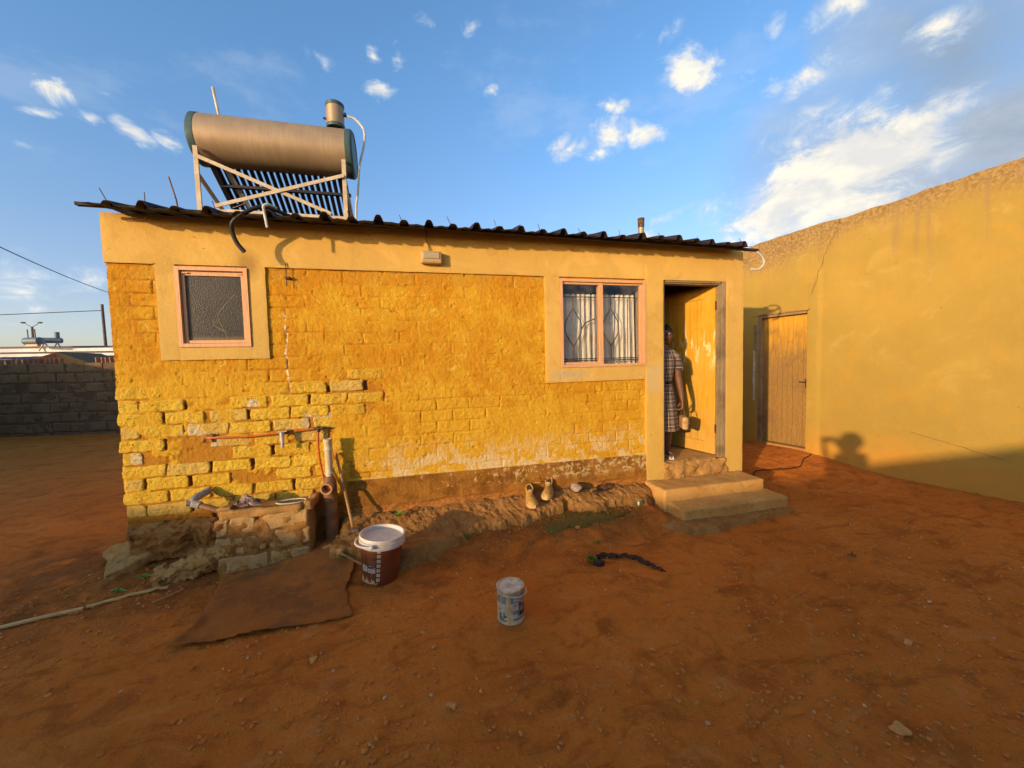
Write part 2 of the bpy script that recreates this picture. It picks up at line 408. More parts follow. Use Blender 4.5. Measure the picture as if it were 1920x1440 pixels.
def mat_brick():
    m, b = newmat('painted_rough_brick'); p = pos(b); x, y, z = b.sep(p)
    oi = b.n('ShaderNodeObjectInfo').outputs['Random']
    n2 = b.noise(p, 7., 6, .65, .4); n3 = b.noise(p, 40., 6, .7, .3); n4 = b.noise(p, 150., 3, .6)
    col = b.mix(b.mr(n2, .35, .65), (.66, .38, .022), (.74, .49, .045))
    col = b.mix(b.mr(oi, .0, 1., 0., .4, False), col, (.60, .31, .018))
    far = b.mr(x, 1.2, 2.2); up = b.mr(z, 1.3, 1.6)
    col = b.mix(b.m('MULTIPLY', b.m('MAXIMUM', far, up), .75), col, b.mix(n2, (.54, .26, .012), (.64, .37, .03)))
    worn = b.m('MULTIPLY', b.mr(n3, .55, .66), b.mr(b.noise(p, 2.6, 3), .46, .60))
    col = b.mix(b.m('MULTIPLY', worn, .8), col, (.56, .47, .30))
    spots = [(.50, 1.08, .10), (.55, 1.33, .07), (.70, 1.39, .09), (.95, 1.30, .06), (.62, 1.00, .09), (1.38, 1.13, .07), (.10, .90, .06)]
    sm = None
    for sx_, sz_, sr in spots:
        d = b.n('ShaderNodeVectorMath', {0: b.mapv(p, (1, 0, 1)), 1: (sx_, 0, sz_)}, operation='DISTANCE').outputs['Value']
        k = b.mr(b.m('ADD', d, b.m('MULTIPLY', b.m('SUBTRACT', n3, .5), .12)), sr, sr*.5)
        sm = k if sm is None else b.m('MAXIMUM', sm, k)
    col = b.mix(b.m('MULTIPLY', sm, .8), col, (.66, .55, .36))
    pits = b.mr(b.noise(p, 120., 2, .5), .33, .26); hol = b.m('MULTIPLY', b.mr(b.noise(p, 90., 3, .6), .40, .33), b.mr(b.noise(p, 9., 3), .40, .56))
    sm2 = b.mr(b.noise(p, 24., 6, .75, .8), .57, .66); col = b.mix(b.m('MULTIPLY', sm2, .5), col, (.50, .22, .02))
    col = b.mix(b.m('MULTIPLY', b.m('GREATER_THAN', oi, .80), .35), col, (.56, .42, .16)); col = b.mix(b.mr(y, .004, .012), col, (.30, .12, .015))
    col = b.mix(b.m('MULTIPLY', hol, .9), col, (.05, .03, .012))
    low = b.m('MULTIPLY', b.mr(z, .62, .42), b.mr(n2, .3, .6))
    col = b.mix(b.m('MULTIPLY', low, .65), col, (.38, .24, .06))
    h = b.m('ADD', n3, b.m('ADD', b.m('MULTIPLY', n4, .5), b.m('MULTIPLY', hol, -1.)))
    return fin(m, b, col, .8, b.bump(h, .8, .014), 0, .2)
def mat_plaster(name, c, dirt, x_dirt=False, side=False):
    m, b = newmat(name); p = pos(b); x, y, z = b.sep(p)
    n1 = b.noise(p, .9, 5, .6); n2 = b.noise(p, 4.5, 6, .6, .3); n3 = b.noise(p, 30., 6, .65); n4 = b.noise(p, 220., 3, .6)
    col = b.mix(b.mr(n1, .35, .65), tuple(q*.93 for q in c), tuple(min(1, q*1.05) for q in c))
    col = b.mix(b.m('MULTIPLY', b.mr(n2, .50, .72), .35), col, dirt)
    sp = b.mr(b.noise(b.mapv(p, (1, 1, 2.2)), 17., 2, .5), .26, .21)
    bl = b.noise(p, 2.1, 7, .62, .8); col = b.mix(b.m('MULTIPLY', b.mr(bl, .55, .68), .30), col, tuple(min(1, q*1.3+.03) for q in c)); col = b.mix(b.m('MULTIPLY', b.mr(bl, .44, .33), .30), col, dirt)
    col = b.mix(b.m('MULTIPLY', sp, .75), col, (.22, .10, .02))
    sc = b.mr(b.noise(b.mapv(p, (2, 2, 24)), 3.2, 3, .5), .715, .76)
    col = b.mix(b.m('MULTIPLY', sc, .3), col, tuple(min(1, q*1.35) for q in c))
    if side:
        e = b.m('ADD', z, b.m('MULTIPLY', b.m('SUBTRACT', n2, .5), .55))
        e = b.m('ADD', e, b.mr(y, .2, 1.5, 0., .28)); top = b.m('MULTIPLY', b.mr(b.m('ADD', e, b.m('MULTIPLY', n3, .25)), 3.22, 3.66), .8); col = b.mix(top, col, b.mix(b.mr(n3, .35, .65), (.16, .088, .030), (.38, .24, .10)))
        bot = b.mr(b.m('ADD', z, b.m('MULTIPLY', b.m('SUBTRACT', n2, .5), .5)), .62, .1); col = b.mix(b.m('MULTIPLY', bot, .8), col, (.50, .23, .035))
        st = b.m('MULTIPLY', b.mr(b.noise(b.mapv(p, (5, 5, .35)), 2.2, 5, .6), .52, .66), b.mr(z, 2.2, 3.3))
        col = b.mix(b.m('MULTIPLY', st, .45), col, (.27, .17, .08))
    else:
        low = b.m('MULTIPLY', b.mr(z, .62, .27), b.mr(n2, .3, .6)); col = b.mix(b.m('MULTIPLY', low, .6), col, (.36, .24, .09))
        # smoke-dark smear above the small window, grey repair under the large one
        d = b.n('ShaderNodeVectorMath', {0: b.mapv(p, (1, 0, .8)), 1: (.975, 0, 2.475*.8)}, operation='DISTANCE').outputs['Value']
        k = b.m('MULTIPLY', b.mr(b.m('ADD', d, b.m('MULTIPLY', b.m('SUBTRACT', n2, .5), .14)), .13, .02), .6)
        col = b.mix(k, col, (.26, .14, .035))
        g = b.m('MULTIPLY', rectmask(b, x, z, 3.66, 4.05, 1.43, 1.50, .03), b.mr(n3, .38, .55)); col = b.mix(b.m('MULTIPLY', g, .7), col, (.40, .34, .25))
        g = b.m('MULTIPLY', rectmask(b, x, z, 4.76, 4.92, 1.25, 1.52, .05), b.mr(n2, .2, .6)); col = b.mix(b.m('MULTIPLY', g, .5), col, (.52, .43, .27))
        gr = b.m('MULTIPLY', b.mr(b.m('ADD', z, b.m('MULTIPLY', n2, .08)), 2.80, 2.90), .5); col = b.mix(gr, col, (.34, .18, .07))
        yl = b.m('MULTIPLY', b.m('MULTIPLY', b.mr(x, 4.7, 4.78), b.mr(z, 1.45, 1.05)), .55); col = b.mix(yl, col, (.62, .38, .07))
    h = b.m('ADD', n3, b.m('MULTIPLY', n4, .3))
    h = b.m('ADD', h, b.m('ADD', b.m('MULTIPLY', sp, -.6), b.m('MULTIPLY', n2, 1.6)))
    return fin(m, b, col, .82, b.bump(h, .5, .009), 0, .2)
def mat_ground():
    m, b = newmat('red_earth'); p = pos(b); x, y, z = b.sep(p)
    n1 = b.noise(p, .7, 6, .6, .3); n2 = b.noise(p, 4., 7, .65, .4); n3 = b.noise(p, 22., 7, .7); n4 = b.noise(p, 110., 4, .7)
    c1 = (.63, .190, .025); c2 = (.54, .152, .018); c3 = (.37, .100, .013); c4 = (.62, .24, .055)
    col = b.mix(b.mr(n1, .38, .62), c2, c1)
    col = b.mix(b.m('MULTIPLY', b.mr(n2, .50, .66), .7), col, c3)
    n5 = b.noise(b.mapv(p, (1, 2.4, 1), (3, 1, 0), (0, 0, .25)), 2.1, 8, .68, 1.2); col = b.mix(b.m('MULTIPLY', b.mr(n5, .52, .64), .45), col, (.22, .062, .010)); col = b.mix(b.m('MULTIPLY', b.mr(n5, .44, .34), .40), col, (.62, .27, .075))
    col = b.mix(b.m('MULTIPLY', b.mr(n3, .56, .70), .5), col, c4)
    col = b.mix(b.m('MULTIPLY', b.mr(n4, .62, .72), .55), col, (.62, .32, .13))
    # damp, dark earth in the gutter by the house
    dm = b.m('MULTIPLY', b.m('MULTIPLY', b.mr(y, -1.25, -.35), b.mr(x, 5.2, 4.2)), b.mr(y, 1.2, .4)); dm = b.m('MULTIPLY', dm, b.mr(n2, .30, .55)); dm = b.m('MULTIPLY', dm, b.mr(x, -2.2, -.4))
    col = b.mix(b.m('MULTIPLY', dm, .6), col, (.12, .052, .016))
    gr = b.n('ShaderNodeVectorMath', {0: b.mapv(p, (.8, 2.2, 0)), 1: (3.85*.8, -.36*2.2, 0)}, operation='DISTANCE').outputs['Value']
    gm = b.m('MULTIPLY', b.mr(b.m('ADD', gr, b.m('MULTIPLY', n3, .3)), .70, .30), b.mr(n3, .34, .56)); col = b.mix(b.m('MULTIPLY', gm, .8), col, (.075, .075, .014))
    v = b.n('ShaderNodeTexVoronoi', {'Vector': p, 'Scale': 34., 'Randomness': 1.}); pb = b.m('MULTIPLY', b.mr(v.outputs['Distance'], .16, .10), b.mr(b.noise(p, 3.1, 4), .46, .6))
    col = b.mix(b.m('MULTIPLY', pb, .6), col, b.mix(v.outputs['Color'], (.36, .16, .07), (.16, .06, .03)))
    far = b.n('ShaderNodeVectorMath', {0: p}, operation='LENGTH').outputs['Value']
    col = b.mix(b.mr(far, 30., 120.), col, (.17, .10, .055))
    h = b.m('ADD', b.m('MULTIPLY', n2, 1.3), b.m('ADD', b.m('MULTIPLY', n3, 1.2), b.m('ADD', b.m('MULTIPLY', n4, .3), b.m('MULTIPLY', pb, .25))))
    return fin(m, b, col, .93, b.bump(h, .9, .028), 0, .12)
def mat_stone(name, c1, c2, c3, scale=6., bd=.012, use=pos, yellow_side=0.):
    m, b = newmat(name); p = use(b); n1 = b.noise(p, scale, 6, .65, .4); n2 = b.noise(p, scale*5, 6, .7); n3 = b.noise(p, scale*25, 3, .6)
    col = b.mix(b.mr(n1, .35, .65), c1, c2); col = b.mix(b.m('MULTIPLY', b.mr(n2, .5, .68), .7), col, c3)
    h = b.m('ADD', n1, b.m('ADD', b.m('MULTIPLY', n2, .7), b.m('MULTIPLY', n3, .25)))
    return fin(m, b, col, .88, b.bump(h, .7, bd), 0, .15)
def mat_wood(name, c1, c2, c3, axis=2, wear=.4, gloss=.55, sc=1., spread=None):
    m, b = newmat(name); p = pos(b); s = [9*sc, 9*sc, 9*sc]; s[axis] = .7*sc
    v = b.mapv(p, tuple(s)); g = b.noise(v, 6., 8, .65, .8); g2 = b.noise(v, 26., 5, .7, .3); n = b.noise(p, 2.4, 5, .6, .5)
    oi = b.n('ShaderNodeObjectInfo').outputs['Random']
    col = b.mix(b.mr(g, .32, .68), c2, c1); w = b.m('MULTIPLY', b.mr(b.m('ADD', b.m('MULTIPLY', g2, .5), b.m('MULTIPLY', n, .6)), .50, .66), wear)
    col = b.mix(w, col, c3); col = b.mix(b.mr(oi, 0, 1, 0, .22, False), col, c2)
    if spread: col = spread(b, p, col, g, g2)
    return fin(m, b, col, b.mr(g2, .3, .7, gloss-.08, gloss+.2), b.bump(b.m('ADD', g, g2), .45, .004), 0, .3)

M = {}
M['coat'] = mat_coat(); M['brick'] = mat_brick(); M['ground'] = mat_ground()
M['plaster'] = mat_plaster('ochre_plaster', (.60, .365, .085), (.44, .24, .045))
M['plaster_side'] = mat_plaster('ochre_side_plaster', (.385, .248, .047), (.48, .26, .03), side=True)
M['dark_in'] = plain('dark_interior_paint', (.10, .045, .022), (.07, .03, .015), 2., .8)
M['conc'] = mat_stone('worn_concrete', (.36, .185, .052), (.44, .24, .072), (.22, .10, .026))
M['apron'] = mat_stone('broken_mortar', (.30, .130, .030), (.38, .185, .05), (.17, .070, .018), 7., .026)
M['block'] = mat_stone('grey_block', (.40, .235, .085), (.48, .30, .11), (.24, .125, .045), 8.)
M['farblock'] = mat_stone('dark_block', (.14, .088, .044), (.18, .115, .055), (.14, .065, .025), 3., .02)
M['mortar_far'] = plain('brown_mortar', (.13, .07, .034), (.10, .05, .025), 4., .9)
M['step'] = mat_stone('trodden_concrete', (.46, .24, .065), (.54, .30, .085), (.34, .155, .038), 3.5, .004)
M['roof'] = plain('brown_roof_sheet', (.035, .024, .028), (.022, .016, .018), 3., .6, .1, .3, 30., .002)
M['roofrust'] = plain('rusty_steel', (.18, .09, .05), (.07, .04, .03), 14., .7, .3)
M['beam'] = plain('dark_timber', (.045, .03, .03), (.03, .02, .02), 9., .8)
M['frame'] = mat_wood('pinkish_steel_paint', (.68, .37, .17), (.62, .32, .13), (.40, .22, .13), 2, .35, .45, .5)
M['glass_dark'] = None
def mk_obscure():
    m, b = newmat('obscured_glass'); p = pos(b); v = b.n('ShaderNodeTexVoronoi', {'Vector': b.mapv(p, (1, 1, 1.2)), 'Scale': 130.}).outputs['Distance']; n = b.noise(p, 60., 3, .6)
    col = b.mix(b.mr(b.m('ADD', v, b.m('MULTIPLY', n, .5)), .60, 1.0), (.020, .016, .012), (.058, .048, .030))
    d = b.noise(p, 3., 4); col = b.mix(b.m('MULTIPLY', b.mr(d, .4, .7), .4), col, (.07, .05, .03))
    x, y, z = b.sep(p); edge = b.mr(z, 1.90, 1.83); col = b.mix(b.m('MULTIPLY', edge, .8), col, (.24, .16, .07))
    return fin(m, b, col, .28, b.bump(v, .35, .004), 0, .3)
M['obscure'] = mk_obscure()
def mk_glass():
    m, b = newmat('window_glass'); lw = b.n('ShaderNodeLayerWeight', {'Blend': .5}).outputs['Facing']; fr = b.m('ADD', b.m('MULTIPLY', b.m('POWER', lw, 4.), .35), .022)
    t = b.n('ShaderNodeBsdfTransparent', {'Color': (.92, .92, .92)}); g = b.n('ShaderNodeBsdfGlossy', {'Roughness': .015, 'Color': (1, 1, 1)})
    d = b.n('ShaderNodeBsdfDiffuse', {'Color': (.5, .42, .33)})
    s0 = b.n('ShaderNodeMixShader', {0: b.m('MULTIPLY', b.mr(b.noise(pos(b), 5., 4), .35, .7), .10), 1: t.outputs[0], 2: d.outputs[0]})
    s = b.n('ShaderNodeMixShader', {0: fr, 1: s0.outputs[0], 2: g.outputs[0]})
    o = b.n('ShaderNodeOutputMaterial'); m.node_tree.links.new(s.outputs[0], o.inputs[0]); return m
M['glass'] = mk_glass()
M['bar'] = plain('dark_iron', (.06, .05, .045), None, 20., .5, .4)
M['curtain'] = plain('cream_curtain', (.86, .80, .66), (.80, .72, .56), 5., .9, 0, .3, 200., .001)
M['motif'] = plain('brown_motif', (.16, .07, .04))
def _peel(b, p, col, g, g2):
    x, y, z = b.sep(p)
    k = b.m('MULTIPLY', b.mr(b.noise(b.mapv(p, (7, 7, 1.6)), 2.2, 5, .65, .5), .53, .58), b.m('MULTIPLY', b.mr(z, 1.42, 1.6), b.mr(z, 2.15, 1.85)))
    col = b.mix(b.m('MULTIPLY', k, .85), col, (.74, .56, .25))
    low = b.m('MULTIPLY', b.mr(z, 1.2, .6), b.mr(g2, .4, .6)); return b.mix(b.m('MULTIPLY', low, .5), col, (.42, .31, .14))
M['doorwood'] = mat_wood('varnished_yellow_door', (.68, .36, .022), (.55, .25, .012), (.66, .42, .09), 2, .5, .5, 1., _peel)
M['jamb'] = mat_wood('weathered_jamb', (.34, .245, .13), (.25, .17, .08), (.10, .062, .03), 2, .75, .7, 1.2)
def _worn(b, p, col, g, g2):
    x, y, z = b.sep(p); k = b.m('MULTIPLY', b.mr(b.m('ADD', z, b.m('MULTIPLY', g, .9)), 2.45, 1.9), b.mr(g2, .30, .56))
    col = b.mix(b.m('MULTIPLY', k, .9), col, (.22, .13, .05)); k2 = b.mr(z, 1.95, 2.2); return b.mix(b.m('MULTIPLY', k2, .6), col, (.68, .34, .03))
M['backdoor'] = mat_wood('worn_plank_door', (.60, .32, .035), (.42, .20, .020), (.17, .095, .03), 2, .7, .65, 1., _worn)
M['tank'] = None
def mk_tank():
    m, b = newmat('dusty_aluminium_tank'); p = pos(b); v = b.mapv(p, (9, 1, .8)); n = b.noise(v, 4., 6, .7, .4); n2 = b.noise(p, 3., 4)
    col = b.mix(b.mr(n, .35, .65), (.36, .25, .14), (.42, .30, .17)); col = b.mix(b.m('MULTIPLY', b.mr(n2, .4, .7), .5), col, (.28, .19, .11))
    return fin(m, b, col, .5, b.bump(n, .25, .003), .35, .4)
M['tank'] = mk_tank()
M['teal'] = plain('teal_plastic', (.065, .115, .105), (.045, .085, .085), 5., .5)
M['rack'] = plain('cream_painted_steel', (.62, .50, .33), (.50, .38, .22), 8., .5)
M['vacuum'] = plain('dark_vacuum_tube', (.02, .022, .03), (.03, .03, .04), 5., .12, .3, .0, 10., .001, spec=.6)
M['header'] = plain('dark_steel', (.05, .045, .05), None, 9., .5, .5)
M['reflector'] = plain('grey_strip', (.42, .42, .42), (.3, .3, .3), 9., .5, .3)
M['copper'] = plain('orange_copper_pipe', (.70, .17, .022), (.52, .11, .02), 12., .38, .25)
M['pvc'] = plain('dirty_white_pvc', (.68, .58, .36), (.52, .40, .22), 14., .45, 0, .2, 50, .001, (1, 1, .4))
M['brownpipe'] = plain('brown_pvc', (.30, .135, .05), (.17, .075, .03), 12., .45, 0, .2, 50, .001)
M['ring'] = plain('orange_socket', (.56, .30, .13), (.42, .2, .08), 12., .5)
M['chrome'] = plain('white_tap', (.70, .64, .55), (.4, .35, .3), 30., .35, .3)
M['hose'] = plain('black_hose', (.025, .02, .018), None, 30., .55)
M['hosewhite'] = plain('pale_hose', (.62, .58, .48), (.5, .45, .35), 20., .5)
M['hosegrey'] = plain('grey_pipe', (.38, .33, .27), (.25, .2, .16), 20., .5)
M['white'] = plain('white_plastic', (.70, .64, .56), (.58, .50, .40), 6., .4, 0, .1, 40, .0006)
M['pailbrown'] = plain('brown_plastic', (.20, .055, .02), (.15, .04, .016), 5., .35, 0, .1, 40, .0006)
M['cream'] = plain('cream_print', (.60, .44, .20), (.48, .32, .14), 30., .5)
M['lineprint'] = plain('tan_print', (.38, .17, .07), None, 30., .5)
M['purple'] = plain('purple_print', (.10, .05, .12), None, 30., .5)
M['label'] = plain('label_white', (.62, .56, .44), (.5, .45, .35), 30., .5)
M['ink'] = plain('grey_ink', (.12, .12, .08), None, 30., .6)
M['tin'] = plain('scuffed_tin', (.62, .50, .33), (.45, .32, .18), 22., .45, .1, .3, 70, .001)
M['tinlid'] = plain('scuffed_lid', (.66, .56, .42), (.42, .31, .19), 16., .5, .05, .3, 70, .001)
M['bluegrey'] = plain('blue_grey_print', (.17, .17, .175), (.24, .24, .24), 12., .5)
M['palegrey'] = plain('pale_grey_print', (.50, .46, .39), (.38, .35, .30), 9., .5)
M['green_print'] = plain('dark_green_print', (.02, .04, .03), None, 9., .5)
M['red_print'] = plain('red_print', (.42, .03, .03), None, 9., .5)
M['teal_print'] = plain('teal_print', (.12, .30, .28), None, 9., .5)
M['drip'] = plain('yellowed_drip', (.55, .40, .16), (.45, .3, .1), 30., .5)
M['lamp_body'] = plain('cream_lamp_body', (.50, .34, .12), (.5, .33, .14), 12., .5)
M['lamp_lens'] = plain('frosted_lens', (.42, .34, .20), (.40, .32, .2), 12., .3)
M['shoe'] = plain('tan_suede', (.60, .35, .085), (.42, .22, .045), 30., .8)
M['sole'] = plain('pale_sole', (.66, .43, .17), (.5, .3, .1), 20., .6)
M['lace'] = plain('lace', (.30, .18, .07)); M['shoe_in'] = plain('shoe_lining', (.05, .035, .025))
M['slip1'] = plain('pale_slipper', (.42, .30, .20), (.25, .15, .1), 30., .8); M['slip2'] = plain('brown_slipper', (.17, .08, .035), (.1, .05, .02), 30., .7)
M['leaf'] = plain('weed_leaf', (.13, .19, .015), (.08, .12, .01), 20., .5)
M['leaf2'] = plain('bright_leaf', (.22, .33, .04), (.12, .2, .02), 20., .5)
M['petal'] = plain('white_petal', (.75, .72, .65)); M['moss'] = plain('moss', (.13, .105, .014), (.16, .07, .014), 30., .95, 0, .8, 120, .006, use=pos)
M['blackrag'] = plain('black_rag', (.035, .02, .014), (.06, .03, .018), 20., .85, 0, .6, 60, .004)
M['mat'] = mat_stone('worn_rubber_mat', (.19, .072, .020), (.33, .108, .018), (.36, .125, .022), 3.2, .010)
M['plank'] = plain('pale_strip', (.66, .43, .15), (.50, .30, .09), 10., .7, 0, .3, 60, .002, (1, 6, 1))
M['toolwood'] = plain('tool_handle', (.44, .25, .09), (.30, .15, .05), 12., .7); M['toolhead'] = plain('tool_head', (.22, .16, .11), (.12, .08, .05), 12., .7)
M['cloth'] = plain('dirty_cloth', (.36, .24, .18), (.14, .08, .06), 16., .9)
M['skin'] = plain('dark_skin', (.19, .085, .045), (.15, .062, .032), 8., .45, 0, .15, 80, .001); M['hair'] = plain('black_hair', (.012, .01, .009), None, 60., .9, 0, .8, 120, .004)
M['eye'] = plain('eye_white', (.6, .55, .5)); M['lips'] = plain('lips', (.14, .045, .035)); M['black'] = plain('black_plastic', (.015, .014, .014), None, 20., .3)
M['shirt'] = plain('blue_shirt', (.08, .12, .2), None, 10., .9); M['trouser'] = plain('dark_trousers', (.04, .04, .05), None, 10., .9)
M['bag'] = plain('tan_leather', (.55, .34, .13), (.35, .18, .06), 20., .5)
M['buckle'] = plain('silver_buckle', (.7, .68, .62), None, 20., .3, .6)
def mk_plaid():
    m, b = newmat('plaid_cloth'); p = obj(b); x, y, z = b.sep(p)
    ang = b.m('MULTIPLY', b.m('ARCTAN2', y, x), .16)
    def stripes(v, per, w, off=0.):
        f = b.m('FRACT', b.m('ADD', b.m('DIVIDE', v, per), off)); return b.mr(b.m('ABSOLUTE', b.m('SUBTRACT', f, .5)), w, w*.7)
    base = (.060, .046, .042)
    s1 = stripes(ang, .085, .22); s2 = stripes(z, .095, .22); col = b.mix(b.m('MULTIPLY', b.m('ADD', s1, s2), .5), base, (.24, .17, .12))
    t1 = stripes(ang, .085, .045, .5); t2 = stripes(z, .095, .045, .5)
    col = b.mix(b.m('MULTIPLY', b.m('MAXIMUM', t1, t2), .8), col, (.55, .36, .20))
    return fin(m, b, col, .9, b.bump(b.noise(p, 300., 2), .2, .001), 0, .1)
M['plaid'] = mk_plaid()
M['crack'] = plain('crack_line', (.12, .06, .02)); M['cable'] = plain('black_cable', (.03, .02, .016))
M['hill'] = plain('far_hill', (.26, .20, .15), (.20, .17, .11), .02, .95, 0, 0, 1, .001, use=pos)
M['farroof'] = plain('pale_far_roof', (.60, .60, .58), (.5, .5, .5), .3, .5, .1, 0, 1, .01, use=pos)
M['farwall'] = plain('olive_far_wall', (.34, .31, .17), (.27, .25, .13), .3, .9, 0, 0, 1, .01, use=pos)
M['fartin'] = plain('dark_tin', (.07, .055, .055), (.12, .09, .08), 1.5, .6, .2, use=pos)
M['farbrick'] = plain('orange_far_brick', (.38, .18, .09), (.26, .12, .06), 4., .9, use=pos)
M['pole'] = plain('utility_pole', (.16, .11, .08), (.1, .07, .05), 2., .9, use=pos)
M['geyser'] = plain('blue_grey_tank', (.16, .20, .24), (.12, .15, .18), 2., .45, .2, use=pos)
M['neigh'] = plain('neighbour_plaster', (.45, .34, .22), (.36, .26, .16), 1.5, .9, use=pos)
M['paper'] = plain('torn_paper', (.62, .58, .50), (.35, .28, .2), 40., .8)

# ---------------------------------------------------------------- ground
def gz(x, y):
    x = np.asarray(x, float); y = np.asarray(y, float)
    z = fbm(x*.55, y*.55, 3, 3)*.06+fbm(x*3.1, y*3.1, 4, 5)*.016
    near = ss(x, 1.0, 1.7)*(1-ss(x, 4.5, 4.9))*ss(y, -.78, -.30)*(1-ss(y, .3, 1.))
    left = (1-ss(x, .9, 1.6))*ss(x, -.9, .2)*ss(y, -.4, .0)
    right = ss(x, 5.9, 6.6)*ss(y, -.3, 1.1)
    z = z*(1-.8*right)+near*.13+left*.06+right*.135
    d = np.sqrt(x*x+y*y)
    return z+ss(d, 60, 200)*0
def G(x, y): return float((gz(np.array([x]), np.array([y]))+crumb(np.array([x]), np.array([y])))[0])
def axis(lo, hi, step, far):
    c = list(np.arange(lo, hi+1e-6, step)); s = step; p = hi
    while p < far: s *= 1.35; p += s; c.append(p)
    s = step; p = lo
    while p > -far: s *= 1.35; p -= s; c.insert(0, p)
    return np.array(c)
def crumb(a, b_): return fbm(a*11, b_*11, 4, 11)*.020+np.maximum(fbm(a*27, b_*31, 3, 12)-.12, 0)*.045-np.maximum(fbm(a*5, b_*5, 3, 13)-.15, 0)*.04
def gP(a, b_):
    z = gz(a, b_); inn = ((a > -4) & (a < 10) & (b_ > -5) & (b_ < 3))
    z = z+np.where(inn, crumb(a, b_), 0)
    return np.stack([a, b_, z], 1)
me = gridmesh('ground', axis(-3.2, 9.0, .022, 1500), axis(-4.2, 1.8, .022, 1500), gP, M['ground'])
tag(ob('ground', me), kind='structure', label='red trodden earth of the yard')

# ---------------------------------------------------------------- house
house = thing('house', (0, 0, 0), 'single storey yellow brick house with ochre plaster band and brown tin roof', 'house')
OPEN = [(.47, .97, 1.80, 2.44), (3.765, 4.725, 1.545, 2.43), (4.95, 5.77, .28, 2.455)]
PITCH_B, BL, Z0 = .107, .314, .413
def zone(x, z):
    n = fbm(x*2.2, z*2.2, 3, 21)*.9
    a = ss(2.0-x+n, 0, .5)*ss(1.55-z+n*.5, 0, .3)
    c = ss(.32-x+n*.3, 0, .1)*.5
    return np.clip(np.maximum(a, c*.55), 0, 1)
def joints(x, z):
    wz = z+fbm(x*2.5, z*2.5, 2, 31)*.02; r = np.floor((wz-Z0)/PITCH_B); fz = (wz-Z0)/PITCH_B-r
    off = np.where(r % 2 == 1, -.02, .14); fx = ((x+fbm(x*3, z*3, 2, 33)*.03-off)/BL) % 1
    d = np.minimum(np.minimum(fz, 1-fz)*PITCH_B, np.minimum(fx, 1-fx)*BL); return d
def vjoint(x, z):
    r = np.floor((z-Z0)/PITCH_B); off = np.where(r % 2 == 1, -.02, .14); u = (x-off)/BL; k = np.round(u); h = _h(k+40, r+40, 77)
    fz = np.abs((z-Z0)/PITCH_B-r-.5)*PITCH_B
    w = np.abs(u-k)*BL-(h-.70)*.025+fbm(x*30, z*30, 2, 78)*.012
    return np.where((h > .70) & (fz < .042+fbm(x*9, z*9, 2, 79)*.03), np.maximum(w, 0), 1.)
def coatP(x, z):
    zn = zone(x, z); d = joints(x, z); b_ = ss(d, .002, .013)
    patch = ss(fbm(x*1.7, z*1.7, 3, 41), -.18, .22)
    amp = (.0045*patch+.0003)*(1-zn)*(1-.45*ss(x, 2.2, 3.2))*ss(fbm(x*5, z*5, 3, 42), -.25, .15)
    fill = ss(fbm(x*8, z*8, 3, 46), .0, .2)
    hole = ss(vjoint(x, z), .016, .008)
    y = -(b_-1)*amp+zn*(.0105-.009*fill)+hole*ss(zn, .3, .7)*.017
    y = y-fbm(x*7, z*7, 3, 43)*.0055-fbm(x*34, z*40, 4, 44)*.0068-np.maximum(fbm(x*38, z*24, 3, 45)-.16, 0)*.014
    cm = ss(fbm(x*3.3, z*3.3, 4, 48), -.02, .16)*(1-zn); y = y+(1-ss(d, .001, .0065))*cm*.009
    # hollows where bits have fallen out
    y = y+ss(fbm(x*19+5, z*19, 3, 47), .27, .33)*.007
    pl = ss(.575-z, 0, .012)*ss(x, 1.62, 1.70)
    y = y*(1-.5*pl)-pl*.016*ss(z, .30, .33)
    foot = ss(.34-z, 0, .05)*ss(x, 1.6, 1.8); y = y+foot*(-.012+fbm(x*7, z*22, 4, 49)*.05)
    y = y+ss(x, 3.0, 4.7)*.004*np.sin(z*31)*0
    return np.stack([x, y, z], 1)
def keepw(x, z):
    k = np.ones(len(x), bool)
    for (a, b_, c, d) in OPEN: k &= ~((x > a-.0) & (x < b_) & (z > c) & (z < d))
    return k
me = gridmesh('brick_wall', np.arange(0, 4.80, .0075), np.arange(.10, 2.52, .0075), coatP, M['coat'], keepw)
ob('rendered_wall', me, house)
